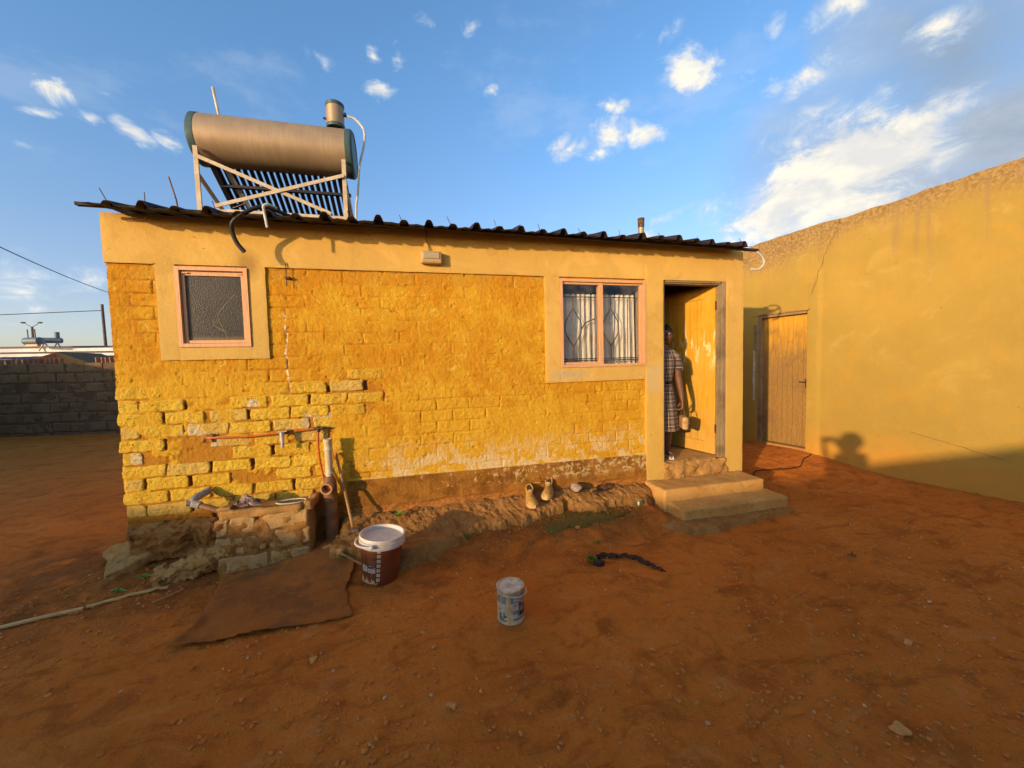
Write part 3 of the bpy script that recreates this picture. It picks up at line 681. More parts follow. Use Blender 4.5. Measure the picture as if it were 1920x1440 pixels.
# individual bricks
def brickmesh(L, H, seed):
    nx, nz = max(12, int(L/.008)), 12
    ax = np.concatenate([[0, .004, .010], np.linspace(.022, L-.022, nx), [L-.010, L-.004, L]])-L/2
    az = np.concatenate([[0, .004, .010], np.linspace(.020, H-.020, nz-2), [H-.010, H-.004, H]])-H/2
    ax = np.concatenate([[ax[0]], ax, [ax[-1]]]); az = np.concatenate([[az[0]], az, [az[-1]]])
    na, nb = len(ax), len(az)
    ia, ib = np.meshgrid(np.arange(na), np.arange(nb), indexing='ij'); ia = ia.ravel(); ib = ib.ravel()
    x = ax[ia]; z = az[ib]; back = (ia == 0) | (ia == na-1) | (ib == 0) | (ib == nb-1)
    e = np.minimum(L/2-np.abs(x), H/2-np.abs(z)); cor = np.maximum(np.abs(x)-(L/2-.022), 0)+np.maximum(np.abs(z)-(H/2-.022), 0)
    y = .008*(1-np.sqrt(np.clip(1-((.008-np.minimum(e, .008))/.008)**2, 0, 1)))
    y = y+np.where(cor > .030, (cor-.030)*.8, 0)
    y = y+fbm(x*14, z*14, 4, 61+seed)*.011+fbm(x*48, z*48, 4, 71+seed, .62)*.012
    y = np.where(back, .045, y)
    wob = fbm(x*12+seed, z*12, 3, 81+seed)
    x = x*(1-0*wob)+np.where(e < .012, fbm(z*24+seed, x*15, 3, 86)*.016, 0); z = z+np.where(e < .012, fbm(x*16+seed*3, z*9, 4, 87)*.017, 0)
    i, j = np.meshgrid(np.arange(na-1), np.arange(nb-1), indexing='ij'); i = i.ravel(); j = j.ravel()
    F = np.stack([i*nb+j, (i+1)*nb+j, (i+1)*nb+j+1, i*nb+j+1], 1)
    return npmesh('brick', np.stack([x, y, z], 1), F, M['brick'])
full = [brickmesh(BL-.012-.014*(s % 3), PITCH_B-.009-.004*(s % 2), s) for s in range(12)]; half = [brickmesh(.118, PITCH_B-.010, s+20) for s in range(4)]
nbk = 0
for r in range(0, 19):
    off = -.02 if r % 2 == 1 else .14
    cols = [(off+BL*k, BL) for k in range(0, 15)]
    if off > 0: cols.insert(0, (0.0, .14))
    for (bx, bl) in cols:
        x0 = max(bx, -.012); L = bx+bl-x0; cx = x0+L/2; cz = Z0+PITCH_B*(r+.5)
        if bx+bl > 4.7: continue
        inside = any((cx > a-.16-L/2) & (cx < b_+.14+L/2) & (cz > c-.16) for (a, b_, c, d) in OPEN[:2])
        if inside: continue
        zn = float(zone(np.array([cx]), np.array([cz]))[0])
        if cz > 2.43: continue
        rr = R.random()
        if zn < .45 and rr > .13: continue
        if rr < .03 or (bx > 2.3): continue
        if cz < .50 and cx > 1.45: continue
        if cx > 1.7 and cz < .64: continue
        me_ = R.choice(full if L > .2 else half)
        o = ob('brick', me_, house, loc=(cx, (-.001 if zn > .45 else .0045)+R.uniform(-.003, .003)*(1 if zn > .45 else .4), cz+R.uniform(-.003, .003)))
        o.rotation_euler = (R.uniform(-.02, .02), R.uniform(-.012, .012), R.uniform(-.012, .012))
        if L <= .2: o.scale = (L/.125, 1, 1)
        nbk += 1
print('bricks', nbk)
# plaster band and surrounds
def frontP(out0):
    def P(x, z, out):
        return np.stack([x, -(out0+out)-fbm(x*3.1, z*3.1, 4, 101)*.007-fbm(x*22, z*22, 3, 103)*.0014, z], 1)
    return P
panel('plaster_band', -.004, 6.0, 2.460, 2.842, frontP(.020), M['plaster'], house, .05, .02, .004)
panel('window_surround', .325, .460, 1.690, 2.462, frontP(.0185), M['plaster'], house, .04, .015, .006, 1)
panel('window_surround', .980, 1.108, 1.690, 2.462, frontP(.0185), M['plaster'], house, .04, .015, .006, 2)
panel('window_surround', .4595, .9805, 1.690, 1.792, frontP(.0185), M['plaster'], house, .04, .015, .006, 3)
panel('window_surround', 3.600, 3.757, 1.388, 2.462, frontP(.0185), M['plaster'], house, .04, .015, .006, 4)
panel('window_surround', 3.7565, 4.738, 1.388, 1.536, frontP(.0185), M['plaster'], house, .04, .015, .006, 5)
panel('door_surround', 4.737, 4.952, .235, 2.612, frontP(.026), M['plaster'], house, .06, .02, .004, 6)
panel('door_surround', 5.768, 6.004, .235, 2.612, frontP(.026), M['plaster'], house, .06, .02, .004, 7)
panel('door_surround', 4.9515, 5.7685, 2.458, 2.612, frontP(.026), M['plaster'], house, .06, .02, .004, 8)
# core of the house: walls, floor, ceiling, as boxes behind the relief
def solid(name, boxes, mat, parent=house):
    mb = MB()
    for q in boxes: mb.box(*q)
    return mb.build(name, mat, parent)
solid('wall_core', [(.01, .47, .030, .16, 0, 2.835), (.97, 3.765, .030, .16, 0, 2.835), (4.725, 4.95, .030, .16, 0, 2.835), (.4701, .9699, .030, .16, 0, 1.80), (.4701, .9699, .030, .16, 2.44, 2.835),
                    (3.7651, 4.7249, .030, .16, 0, 1.545), (3.7651, 4.7249, .030, .16, 2.43, 2.835), (5.772, 5.99, .030, .16, 0, 2.835), (4.9501, 5.7719, .030, .16, 2.456, 2.835)], M['neigh'])
solid('side_wall', [(.001, .14, .1601, 4.9, 0, 2.80)], M['plaster']); solid('side_wall', [(5.86, 5.998, .1601, 4.9, 0, 2.80)], M['plaster'])
solid('back_wall', [(.001, 5.998, 4.901, 5.05, 0, 3.1)], M['plaster'])
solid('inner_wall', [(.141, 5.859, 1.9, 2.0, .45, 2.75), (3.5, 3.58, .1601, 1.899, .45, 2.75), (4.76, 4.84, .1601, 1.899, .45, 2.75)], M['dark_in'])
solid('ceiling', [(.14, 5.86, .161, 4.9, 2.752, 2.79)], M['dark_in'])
solid('floor_slab', [(.141, 5.859, .161, 4.9, .30, .449)], M['step'])
# roof of trapezoid sheets
def rib(x):
    k = np.floor((x+.09)/.205); f = (x+.09)/.205-k; tall = np.where(k % 2 == 0, .046, .024)
    d = np.abs(f-.5)*.205
    return tall*(1-ss(d, .012, .045))-.010*np.sin(np.pi*f)*(d > .034)+.008
def roofz(x, y):
    bow = .030*ss(-x+.9, 0, 1.2)-.012*ss(x, 4.5, 6.)
    return 2.842+bow+.10*y+.11*np.minimum(y, 0)
NS = 9; XW = 5.74/NS
for s in range(NS):
    x0 = .07+XW*s; A = np.unique(np.round(np.concatenate([np.arange(x0, x0+XW+.03, .0085)]), 4)); B = np.array([-.31, -.302, -.27, -.2, -.1, 0, .5, 1.2, 2., 3., 4., 5.2])
    dzs, dys, sk = R.uniform(0, .008)+(s % 2)*.0035, R.uniform(-.02, .02), R.uniform(-.006, .006)
    def P(a, b_, up=1):
        z = roofz(a, b_)+rib(a)+dzs+sk*(a-x0)/XW+fbm(a*4, b_*2+s*7, 3, 111)*.02
        return np.stack([a, b_+dys*(b_ < 0)+fbm(a*9, b_*0+s, 3, 113)*.02*(b_ < -.2), z+up], 1)
    top = P(*[q.ravel() for q in np.meshgrid(A, B, indexing='ij')], 0.004); bot = P(*[q.ravel() for q in np.meshgrid(A, B, indexing='ij')], 0.)
    na, nb = len(A), len(B); i, j = np.meshgrid(np.arange(na-1), np.arange(nb-1), indexing='ij'); i = i.ravel(); j = j.ravel()
    F = np.stack([i*nb+j, (i+1)*nb+j, (i+1)*nb+j+1, i*nb+j+1], 1); n0 = na*nb
    e = np.arange(na-1); E1 = np.stack([e*nb, e*nb+n0, (e+1)*nb+n0, (e+1)*nb], 1)
    g = np.arange(nb-1); E2 = np.stack([g, g+1, g+1+n0, g+n0], 1); E3 = E2+(na-1)*nb
    ob('roof_sheet', npmesh('roof_sheet', np.concatenate([top, bot]), np.concatenate([F, F[:, ::-1]+n0, E1, E2, E3]), M['roof'], False), house)
mb = MB(); mb.bar((-.04, -.17, 2.838), (6.04, -.17, 2.779), .04, .022); mb.build('roof_batten', M['beam'], house)
for k, (x, h, ln) in enumerate([(.20, .09, .02), (.43, .09, -.02), (.88, .07, .0), (1.84, .06, 0), (2.25, .055, .0), (2.66, .07, .01), (3.07, .065, 0), (3.48, .06, 0), (3.89, .04, .01), (4.3, .05, -.01), (4.75, .05, 0), (5.2, .04, 0), (5.75, .05, .02)]):
    z = float(roofz(np.array([x]), np.array([-.2]))[0])+.02
    MB().tube([(x, -.26, z), (x-.02-ln, -.26, z+h)], .003, 5).build('roof_nail', M['roofrust'], house)

# windows (parts of the house)
def frame_rect(mb, x0, x1, z0, z1, y0, y1, w):
    mb.box(x0, x0+w, y0, y1, z0, z1); mb.box(x1-w, x1, y0, y1, z0, z1)
    mb.box(x0+w, x1-w, y0+.0005, y1-.0005, z1-w, z1); mb.box(x0+w, x1-w, y0+.0005, y1-.0005, z0, z0+w)
w1 = MB(); frame_rect(w1, .462, .978, 1.794, 2.446, -.030, .060, .030); win1 = w1.build('window', M['frame'], house)
win1['label'] = 'small square window of obscured glass with salmon pink steel frame'
sh = MB(); frame_rect(sh, .497, .944, 1.828, 2.400, -.006, .020, .022); sash = sh.build('sash', M['frame'], win1)
MB().box(.492, .949, -.002, .052, 2.4005, 2.416).build('sash_rail', M['frame'], win1)
MB().box(.5185, .9225, .008, .013, 1.8495, 2.3785).build('pane', M['obscure'], win1)
MB().tube(curve_pts([(.86, .0065, 2.23), (.75, .0065, 2.09), (.74, .0065, 2.02), (.80, .0065, 1.86)], 5), .0010, 4).build('glass_crack', M['cream'], win1)
MB().tube(curve_pts([(.75, .0065, 2.03), (.70, .0065, 1.98), (.78, .0065, 1.92)], 5), .0012, 4).build('glass_crack', M['cream'], win1)
for hx in (.53, .92): MB().box(hx-.02, hx+.02, -.020, -.006, 2.392, 2.402).build('hinge', M['frame'], win1)
w2 = MB(); frame_rect(w2, 3.759, 4.736, 1.538, 2.440, -.030, .060, .028); win2 = w2.build('window', M['frame'], house)
win2['label'] = 'wide two-pane window with pinkish steel frame, burglar bars behind'
MB().box(4.196, 4.240, -.012, .050, 1.567, 2.411).build('mullion', M['frame'], win2)
MB().box(3.788, 4.1955, -.010, .020, 2.388, 2.410).build('sash_rail', M['frame'], win2)
MB().box(3.788, 4.1955, -.010, .020, 1.568, 1.590).build('sash_rail', M['frame'], win2)
MB().box(4.2405, 4.706, -.004, .020, 2.392, 2.410).build('sash_rail', M['frame'], win2)
MB().box(4.676, 4.706, -.010, .030, 1.568, 2.3915).build('sash_stile', M['frame'], win2)
MB().box(3.7885, 4.195, .006, .0095, 1.5905, 2.3875).build('pane', M['glass'], win2)
MB().box(4.2415, 4.6755, .006, .0095, 1.570, 2.391).build('pane', M['glass'], win2)
MB().tube(curve_pts([(4.04, .09, 1.94), (4.08, .09, 2.0), (4.14, .085, 2.03), (4.19, .08, 2.05)], 4), .007, 6).build('window_stay', M['bar'], win2)
bars = MB()
for z in (2.275, 1.625, 1.605): bars.tube([(3.79, .075, z), (4.70, .075, z)], .0055, 6)
for cx in (3.94, 4.375):
    zc = 1.955; pts = []
    for sgn in (1, -1):
        q = [(cx, zc+.20*1), (cx+sgn*.045, zc+.13), (cx+sgn*.085, zc+.06), (cx+sgn*.092, zc), (cx+sgn*.085, zc-.06), (cx+sgn*.045, zc-.13), (cx, zc-.20)]
        bars.tube(curve_pts([(a, .078, c) for a, c in q], 5), .0055, 6)
    bars.tube([(cx, .075, 2.275), (cx, .075, zc+.20)], .0055, 6); bars.tube([(cx, .075, zc-.20), (cx, .075, 1.60)], .0055, 6)
for vx in (4.135, 4.27, 4.575): bars.tube([(vx, .075, 2.275), (vx, .075, 1.60)], .0045, 6)
bars.build('burglar_bars', M['bar'], win2, smooth=True)

# curtain: hangs inside the window
def curtP(x0, x1, seed):
    def P(a, b_):
        u = (b_-1.50)/.83; x = x0+(x1-x0)*a
        f = np.sin(a*pi*2*5.5+seed+fbm(a*5+seed, b_*1.2, 3, 121)*5)*.021+np.sin(a*pi*2*13+seed*2+b_)*.006
        f = f+fbm(a*14, b_*3, 3, 123+seed)*.02
        sq = .5+(a-.5)*(1-.06*u)
        return np.stack([x0+(x1-x0)*sq, .150+f, b_+.0*a], 1)
    return P
cur = thing('curtain', (4.2, .15, 1.5), 'cream patterned net curtain hanging in folds behind the wide window', 'curtain')
for (x0, x1, sd_) in ((3.80, 4.15, 1), (4.03, 4.36, 5), (4.34, 4.70, 3)):
    me = gridmesh('panel', np.linspace(0, 1, 110), np.linspace(1.52, 2.315, 36), curtP(x0, x1, sd_), M['curtain'])
    q = ob('panel', me, cur); 
mt = MB()
for k in range(14):
    x = 3.86+k*.06; mt.add([(x-.012, .112, 1.575), (x+.012, .112, 1.575), (x, .112, 1.597)], [(0, 1, 2)])
mt.build('hem_motif', M['motif'], cur)['kind'] = 'stuff'
MB().tube([(3.78, .16, 2.318), (4.71, .16, 2.318)], .006, 6).build('rod', M['bar'], cur)

# front door frame and leaf
fr = MB()
fr.box(4.953, 4.985, .004, .10, .452, 2.455)
fr.box(5.727, 5.766, -.022, .012, .452, 2.455); fr.box(5.700, 5.7265, .004, .050, .452, 2.455); fr.box(5.7269, 5.766, .0125, .10, .452, 2.455)
fr.box(4.9855, 5.6995, .004, .10, 2.424, 2.4545); fr.box(4.9855, 5.6995, -.016, .0035, 2.438, 2.4545)
dfr = fr.build('door_frame', M['jamb'], house)
th = radians(79); H = Vector((5.695, .055)); e = Vector((-cos(th), sin(th))); nv = Vector((-sin(th), -cos(th)))
def DT(s, v, z): return (H.x+e.x*s+nv.x*v, H.y+e.y*s+nv.y*v, z)
leaf = MB(DT); leaf.box(0, .80, -.036, -.014, .470, 2.430); leaf = leaf.build('door', M['doorwood'], house)
leaf['label'] = 'varnished yellow plank front door standing open inwards'
for (a, b_, c, d) in ((0, .150, .466, 2.436), (.66, .80, .466, 2.436)): MB(DT).box(a, b_, -.012, .004, c, d).build('stile', M['doorwood'], leaf)
for (c, d) in ((2.300, 2.436), (1.315, 1.470), (.466, .60)): MB(DT).box(.1535, .6565, -.013, .0015, c, d).build('rail', M['doorwood'], leaf)
for (c, d) in ((1.4705, 2.2995), (.6005, 1.3145)):
    n = 5; w = (.6565-.1535)/n
    for k in range(n): MB(DT).box(.1540+w*k, .1540+w*(k+1)-.005, -.013, -.006-R.uniform(0, .002), c+.003, d-.003).build('plank', M['doorwood'], leaf)
MB(DT).box(.70, .76, .004, .010, 1.34, 1.50).build('lock_plate', M['roofrust'], leaf)
MB(DT).tube([(.73, .012, 1.44), (.73, .05, 1.44), (.64, .05, 1.44)], .008, 6).build('handle', M['roofrust'], leaf)
for hz in (.72, 2.15): MB(DT).box(-.012, .0, -.01, .012, hz, hz+.1).build('hinge', M['roofrust'], leaf)
thr = MB(); thr.rbox((5.36, -.005, .355), (.83, .09, .195), .02, .018, 40, 3, 11); thr.build('threshold', M['conc'], house, True)
MB().box(4.952, 5.769, -.01, .16, .4505, .456).build('door_sill', M['step'], house)

# front steps
st = thing('front_steps', (5.35, -.3, 0), 'two worn concrete steps leading up to the open front door', 'steps')
a = MB(); a.rbox((5.335, -.19, .135), (1.25, .36, .27), .018, .006, 30, 5, 7); a.build('upper_step', M['step'], st, 60)
a = MB(); a.rbox((5.385, -.33, .045), (1.26, .56, .21), .018, .007, 30, 9, 7); a.build('lower_step', M['step'], st, 60)

# broken slabs: height-field rocks with ragged outline
def inside_sd(px, py, poly):
    d = np.full(px.shape, 1e9); ins = np.zeros(px.shape, bool); n = len(poly)
    for i in range(n):
        ax, ay = poly[i]; bx, by = poly[(i+1) % n]; ex, ey = bx-ax, by-ay
        t = np.clip(((px-ax)*ex+(py-ay)*ey)/(ex*ex+ey*ey+1e-12), 0, 1); d = np.minimum(d, np.hypot(px-ax-ex*t, py-ay-ey*t))
        c = ((ay > py) != (by > py)); xi = (bx-ax)*(py-ay)/((by-ay) if abs(by-ay) > 1e-9 else 1e-9)+ax
        ins ^= c & (px < xi)
    return np.where(ins, d, -d)
def slab(name, poly, ztop, mat, parent=None, res=.012, edge=.03, rag=.05, rough=.02, base=None, seed=0, freq=7.):
    xs = [q[0] for q in poly]; ys = [q[1] for q in poly]
    A = np.arange(min(xs)-.06, max(xs)+.06, res); B = np.arange(min(ys)-.06, max(ys)+.06, res)
    def P(a, b_):
        sdv = inside_sd(a, b_, poly)+fbm(a*freq*.8, b_*freq*.8, 5, 200+seed, .6)*rag*2
        zt = ztop(a, b_) if callable(ztop) else ztop+0*a
        zt = zt+fbm(a*freq, b_*freq, 4, 210+seed)*rough*2+fbm(a*freq*4, b_*freq*4, 3, 220+seed)*rough*.6
        zb = gz(a, b_)-.05 if base is None else base+0*a
        k = ss(sdv, -.03, edge*1.6)**.75; z = zb+(zt-zb)*k
        def n3(q, f): return fbm(a*f+z*f*.9+q*7.3, b_*f-z*f*1.2+q*3.1, 4, 230+seed+q, .6)
        am = rough*1.7; st = np.round(z/.022)*.022; z = z+(st-z)*.45*(k < .98)
        return np.stack([a+n3(1, 26)*am, b_+n3(2, 26)*am, z+n3(3, 22)*am*.9], 1)
    def keep(ca, cb): return inside_sd(ca, cb, poly) > -.055
    me = gridmesh(name, A, B, P, mat, keep); return ob(name, me, parent)
ap = slab('mortar_apron', [(1.62, .03), (1.60, -.50), (1.93, -.56), (2.27, -.56), (2.57, -.50), (2.83, -.40), (3.1, -.37), (3.33, -.37), (3.72, -.22), (3.98, -.33), (4.26, -.27), (4.5, -.31), (4.74, -.20), (4.74, .03)],
          lambda x, y: .160+.095*ss(y, -.38, .0)+.015*np.sin(x*2.1), M['apron'], None, .009, .030, .07, .020, None, 1, 9.)
tag(ap, 'rough broken mortar strip along the foot of the yellow front wall', 'apron')
tag(slab('cracked_slab', [(2.11, -.66), (2.30, -.64), (2.46, -.58), (2.62, -.50), (2.60, -.42), (2.30, -.40), (2.06, -.44)], .15, M['apron'], None, .009, .03, .03, .010, None, 2), 'flat cracked mortar slab on the ground right behind the brown pail', 'slab')
tag(slab('step_skirt', [(4.50, -.20), (4.44, -.45), (4.52, -.62), (4.68, -.76), (4.95, -.80), (5.25, -.74), (5.62, -.70), (6.03, -.66), (6.06, -.40), (5.9, -.2)], lambda x, y: .045+0*x, M['apron'], None, .012, .02, .035, .008, None, 3), 'thin ragged mortar skirt spread round the lower concrete step', 'apron')
def rough_block(name, c, size, r, rough, cuts, seed, freq, rot, mat, label, cat):
    mb = MB(); mb.rbox((0, 0, 0), size, r, rough, cuts, seed, freq); o = mb.build(name, mat, None, 60, loc=c); o.rotation_euler = rot; return tag(o, label, cat)
rough_block('footing', (.415, .0, .205), (.76, .13, .29), .03, .019, 60, 4, 9., (.25, 0, 0), M['apron'], 'crumbling earthy footing under the bottom left corner of the house', 'footing')
rough_block('concrete_slab', (-.05, .10, .080), (.32, .48, .09), .02, .016, 34, 5, 8., (.10, -.32, .55), M['conc'], 'tilted concrete slab jutting out at the bottom left corner of the house', 'slab')
rough_block('tilted_slab', (.56, -.245, .065), (.50, .17, .11), .025, .024, 44, 6, 11., (.22, -.20, .20), M['conc'], 'lumpy slab of old concrete lying tilted left of the drain trough', 'slab')
for k, (x, y, s, lb) in enumerate([(.28, -.13, .055, 'small rounded stone in the gutter between two concrete slabs'), (1.66, -.42, .11, 'flat pale stone in the dark gutter beside the brown pail'), (1.56, -.33, .06, 'small stone at the foot of the brown drain pipe'), (4.63, -.12, .07, 'pale flat chip of mortar just left of the upper step')]):
    mb = MB(); mb.rbox((0, 0, 0), (s*1.5, s, s*.5), s*.2, s*.12, 8, 40+k, 12/s*.1)
    o = mb.build('stone', M['conc'], None, 60, loc=(x, y, G(x, y)+s*.2)); o.rotation_euler = (R.uniform(-.2, .2), R.uniform(-.2, .2), R.uniform(0, 3)); tag(o, lb, 'stone')

# drain trough of blocks
tr = thing('drain_trough', (1.1, -.15, 0), 'low outdoor drain trough of rough grey blocks against the yellow wall', 'trough')
core = MB(); core.rbox((1.085, -.137, .19), (.670, .318, .46), .025, .016, 40, 2, 9); core.build('mortar_core', M['apron'], tr, 60)
for (cx, cz, w, h, y) in [(.93, .055, .35, .125, -.285), (1.27, .065, .30, .13, -.285), (.80, .205, .13, .14, -.285), (.905, .205, .075, .14, -.282), (.99, .21, .09, .135, -.284), (1.075, .215, .06, .13, -.281), (1.27, .225, .30, .14, -.287),
                          (.79, .355, .10, .13, -.284), (.94, .365, .19, .12, -.283), (1.245, .375, .34, .135, -.283)]:
    mb = MB(); mb.rbox((0, 0, 0), (w-.008, .06, h), .014, .007, 14, int(cx*50+cz*90), 11); mb.build('block', M['block'], tr, 60, loc=(cx-1.1, y+.15+.014, cz)).rotation_euler = (R.uniform(-.03, .03), R.uniform(-.03, .03), R.uniform(-.03, .03))
for (cx, cy, sx, sy) in [(1.405, -.13, .075, .30), (1.07, -.272, .60, .06), (.785, -.12, .09, .24)]:
    mb = MB(); mb.rbox((0, 0, 0), (sx, sy, .075), .02, .010, 14, int(cx*77), 12); mb.build('rim', M['conc'], tr, 60, loc=(cx-1.1, cy+.15, .455))
bs = MB(); bs.rbox((1.08, -.11, .435), (.56, .25, .05), .01, .006, 20, 8, 8); bs.build('trough_bed', M['conc'], tr, 60)
gr = MB(); gr.tube([(1.25+.115*cos(t), -.15+.055*sin(t), .475) for t in [i*2*pi/24 for i in range(25)]], .006, 6); gr.build('drain_ring', M['pvc'], tr, True)
dk = MB(); dk.add([(1.25+.112*cos(t), -.15+.052*sin(t), .470) for t in [i*2*pi/24 for i in range(24)]], [tuple(range(24))]); dk.build('drain_hole', M['bar'], tr)
gg = MB()
for k in range(-4, 5): gg.tube([(1.25+k*.024, -.15-.05*sqrt(1-(k/5)**2), .474), (1.25+k*.024+.01, -.15+.05*sqrt(1-(k/5)**2), .474)], .0025, 5)
gg.build('grate', M['pvc'], tr)
# rag on the trough
def ragP(a, b_):
    r = np.hypot(a, b_); z = .498+.055*np.clip(1-r*1.1, 0, 1)+fbm(a*3.5, b_*3.5, 4, 131)*.10*np.clip(1.2-r, 0, 1)
    return np.stack([.93+a*.12+fbm(a*3, b_*3, 3, 133)*.07, -.17+b_*.08+fbm(a*3+9, b_*3, 3, 135)*.06, np.maximum(z, .49)], 1)
rg = gridmesh('cloth', np.linspace(-1, 1, 60), np.linspace(-1, 1, 50), ragP, M['cloth'], lambda a, b_: np.hypot(a, b_)+fbm(a*3, b_*3, 3, 137)*.6 < .95)
tag(ob('cleaning_cloth', rg), 'crumpled dirty cleaning cloth lying on top of the block trough', 'cloth')
# bent waste pipe
wp = thing('waste_pipe', (.62, -.15, .5), 'brown waste pipe with grey elbow running from the wall into the trough', 'pipe')
MB().tube([(.80, -.21, .452), (.585, -.17, .525)], .024, 14).build('pipe', M['brownpipe'], wp, True)
MB().tube(curve_pts([(.60, -.172, .522), (.545, -.16, .545), (.55, -.12, .575), (.60, -.03, .60)], 5), .030, 14).build('elbow', M['hosegrey'], wp, True)
MB().tube([(.545, -.165, .545), (.508, -.185, .552)], .022, 14).build('end_cap', M['hosegrey'], wp, True)

# water pipe and tap
cp = thing('water_pipe', (1.2, -.03, 1.05), 'thin orange copper water pipe with white tap on the yellow wall', 'pipe')
MB().tube(curve_pts([(.60, .01, 1.040), (.64, -.035, 1.040), (.95, -.040, 1.035), (1.20, -.040, 1.050), (1.44, -.040, 1.068)], 6), .0095, 10).build('pipe', M['copper'], cp, True)
MB().tube(curve_pts([(1.462, -.040, 1.065), (1.455, -.042, .95), (1.462, -.05, .80), (1.485, -.062, .66), (1.505, -.07, .57)], 6), .0095, 10).build('pipe', M['copper'], cp, True)
f = MB(); f.tube([(1.425, -.04, 1.067), (1.50, -.04, 1.070)], .014, 10); f.tube([(1.464, -.04, 1.085), (1.463, -.041, 1.035)], .014, 10); f.tube([(1.49, -.04, 1.07), (1.545, -.02, 1.062)], .009, 8); f.build('tee_joint', M['roofrust'], cp, True)
MB().tube([(1.17, -.04, 1.047), (1.26, -.042, 1.056)], .014, 10).build('coupling', M['roofrust'], cp, True)
tp = MB(); tp.tube([(1.185, -.040, 1.045), (1.185, -.075, 1.045)], .016, 10); tp.tube([(1.185, -.075, 1.055), (1.185, -.078, 1.00), (1.187, -.085, .955)], [.019, .018, .012], 10); tp.tube([(1.187, -.085, .955), (1.187, -.085, .925)], .014, 10)
tp.build('tap', M['chrome'], cp, True); MB().bar((1.15, -.078, 1.062), (1.225, -.078, 1.066), .014, .010).build('tap_handle', M['chrome'], cp)
esc = MB(); esc.rbox((.605, -.004, 1.037), (.085, .03, .07), .012, .008, 8, 3, 20); esc.build('wall_patch', M['conc'], cp, True)

# drain stack
ds = thing('drain_stack', (1.54, -.1, .1), 'white vent pipe in a thick brown drain pipe with open side inlet', 'pipe')
MB().lathe([(.030, 0), (.030, .25), (.0375, .252), (.0385, .262), (.034, .268), (.034, .325), (.038, .33), (.038, .352), (.032, .356), (.026, .356), (.026, .30)], (1.548, -.105, .625), 22).build('white_pipe', M['pvc'], ds, True)
MB().lathe([(.034, 0), (.040, .003), (.040, .014), (.034, .018)], (1.548, -.105, .672), 22).build('clamp_ring', M['pvc'], ds, True)
MB().lathe([(.055, -.25), (.055, .235), (.060, .24), (.060, .255), (.0555, .26), (.0555, .375), (.050, .42), (.036, .45), (.034, .455)], (1.548, -.105, .20), 28).build('brown_pipe', M['brownpipe'], ds, True)
d_ = Vector((-.12, -.98, -.10)).normalized(); c0 = Vector((1.548, -.105, .575))
inl = MB(); rr = [.044, .044, .050, .050, .038, .038, .030]; tt = [.0, .075, .078, .100, .100, .03, .028]
u_ = d_.orthogonal().normalized(); v_ = d_.cross(u_)
inl.loft([[c0+d_*t+(u_*cos(2*pi*k/24)+v_*sin(2*pi*k/24))*r for k in range(24)] for r, t in zip(rr, tt)], True); inl.build('side_inlet', M['ring'], ds, True)
MB().tube([c0+d_*.104, c0+d_*.108], .0375, 20).build('inlet_mouth', M['bar'], ds) if False else None
pl = MB(); pl.box(1.53, 1.56, -.165, -.150, .56, .59); pl.build('inlet_plug', M['copper'], ds)

# hoe leaning on the wall
hoe = thing('hoe', (1.75, -.3, .1), 'long wooden hoe leaning on the wall beside the drain stack', 'hoe')
MB().tube([(1.590, -.020, .835), (1.66, -.11, .55), (1.735, -.21, .215)], [.011, .0125, .0125], 8).build('handle', M['toolwood'], hoe, True)
hh = MB(); hh.rbox((1.752, -.235, .165), (.14, .02, .06), .006, .003, 6, 3, 9, Matrix.Rotation(.5, 4, 'Z') @ Matrix.Rotation(.5, 4, 'X')); hh.rbox((1.76, -.235, .19), (.06, .05, .035), .01, .003, 4, 5, 9); hh.build('blade', M['toolhead'], hoe, True)
# ---------------------------------------------------------------- solar water heater on the roof
sw = thing('solar_water_heater', (.93, 1.25, 3.0), 'dusty cylindrical solar water heater on a cream rack with dark vacuum tubes', 'water heater')
TC = (.155, 1.22, 4.075); TL = 1.53; TR = .252
MB().lathe([(TR, 0), (TR, TL)], TC, 48, 'X').build('tank', M['tank'], sw, True)
for sx in (0, 1):
    xo = TC[0]+(-.0005 if sx == 0 else TL+.0005); sg = -1 if sx == 0 else 1
    MB().lathe([(TR+.004, -.045*sg), (TR+.006, 0), (TR+.004, .012*sg), (TR-.02, .030*sg), (TR-.025, .022*sg), (.001, .026*sg)], (xo, TC[1], TC[2]), 48, 'X').build('end_cap', M['teal'], sw, 30)
ft = MB().lathe([(.095, 0), (.095, .235)], (1.525, 1.20, 4.36), 28).build('feed_tank', M['tank'], sw, True)
for z0, z1 in ((4.338, 4.385), (4.570, 4.618)):
    MB().lathe([(.098, 0), (.100, .008), (.100, z1-z0-.012), (.085, z1-z0), (.001, z1-z0+.004)], (1.525, 1.20, z0), 28).build('rim_cap', M['teal'], ft, 30)
MB().tube([(1.40, 1.17, 4.43), (1.435, 1.18, 4.43)], .012, 8).build('fitting', M['roofrust'], ft, True)
v_ = MB(); v_.tube([(1.615, 1.19, 4.49), (1.665, 1.18, 4.485)], .012, 8); v_.tube([(1.635, 1.18, 4.48), (1.635, 1.18, 4.52)], .01, 8); v_.build('valve', M['roofrust'], ft, True)
MB().tube(curve_pts([(1.66, 1.18, 4.485), (1.75, 1.17, 4.45), (1.835, 1.15, 4.33), (1.83, 1.12, 4.15), (1.775, 1.10, 3.9), (1.74, 1.12, 3.6), (1.71, 1.15, 3.42), (1.70, 1.2, 3.0)], 8), .013, 8).build('feed_hose', M['hosewhite'], sw, True)
MB().tube([(.355, 1.22, 4.31), (.315, 1.20, 4.63)], .014, 8).build('vent_pipe', M['pvc'], sw, True)
def zr(x, y): return float(roofz(np.array([x]), np.array([y]))[0])
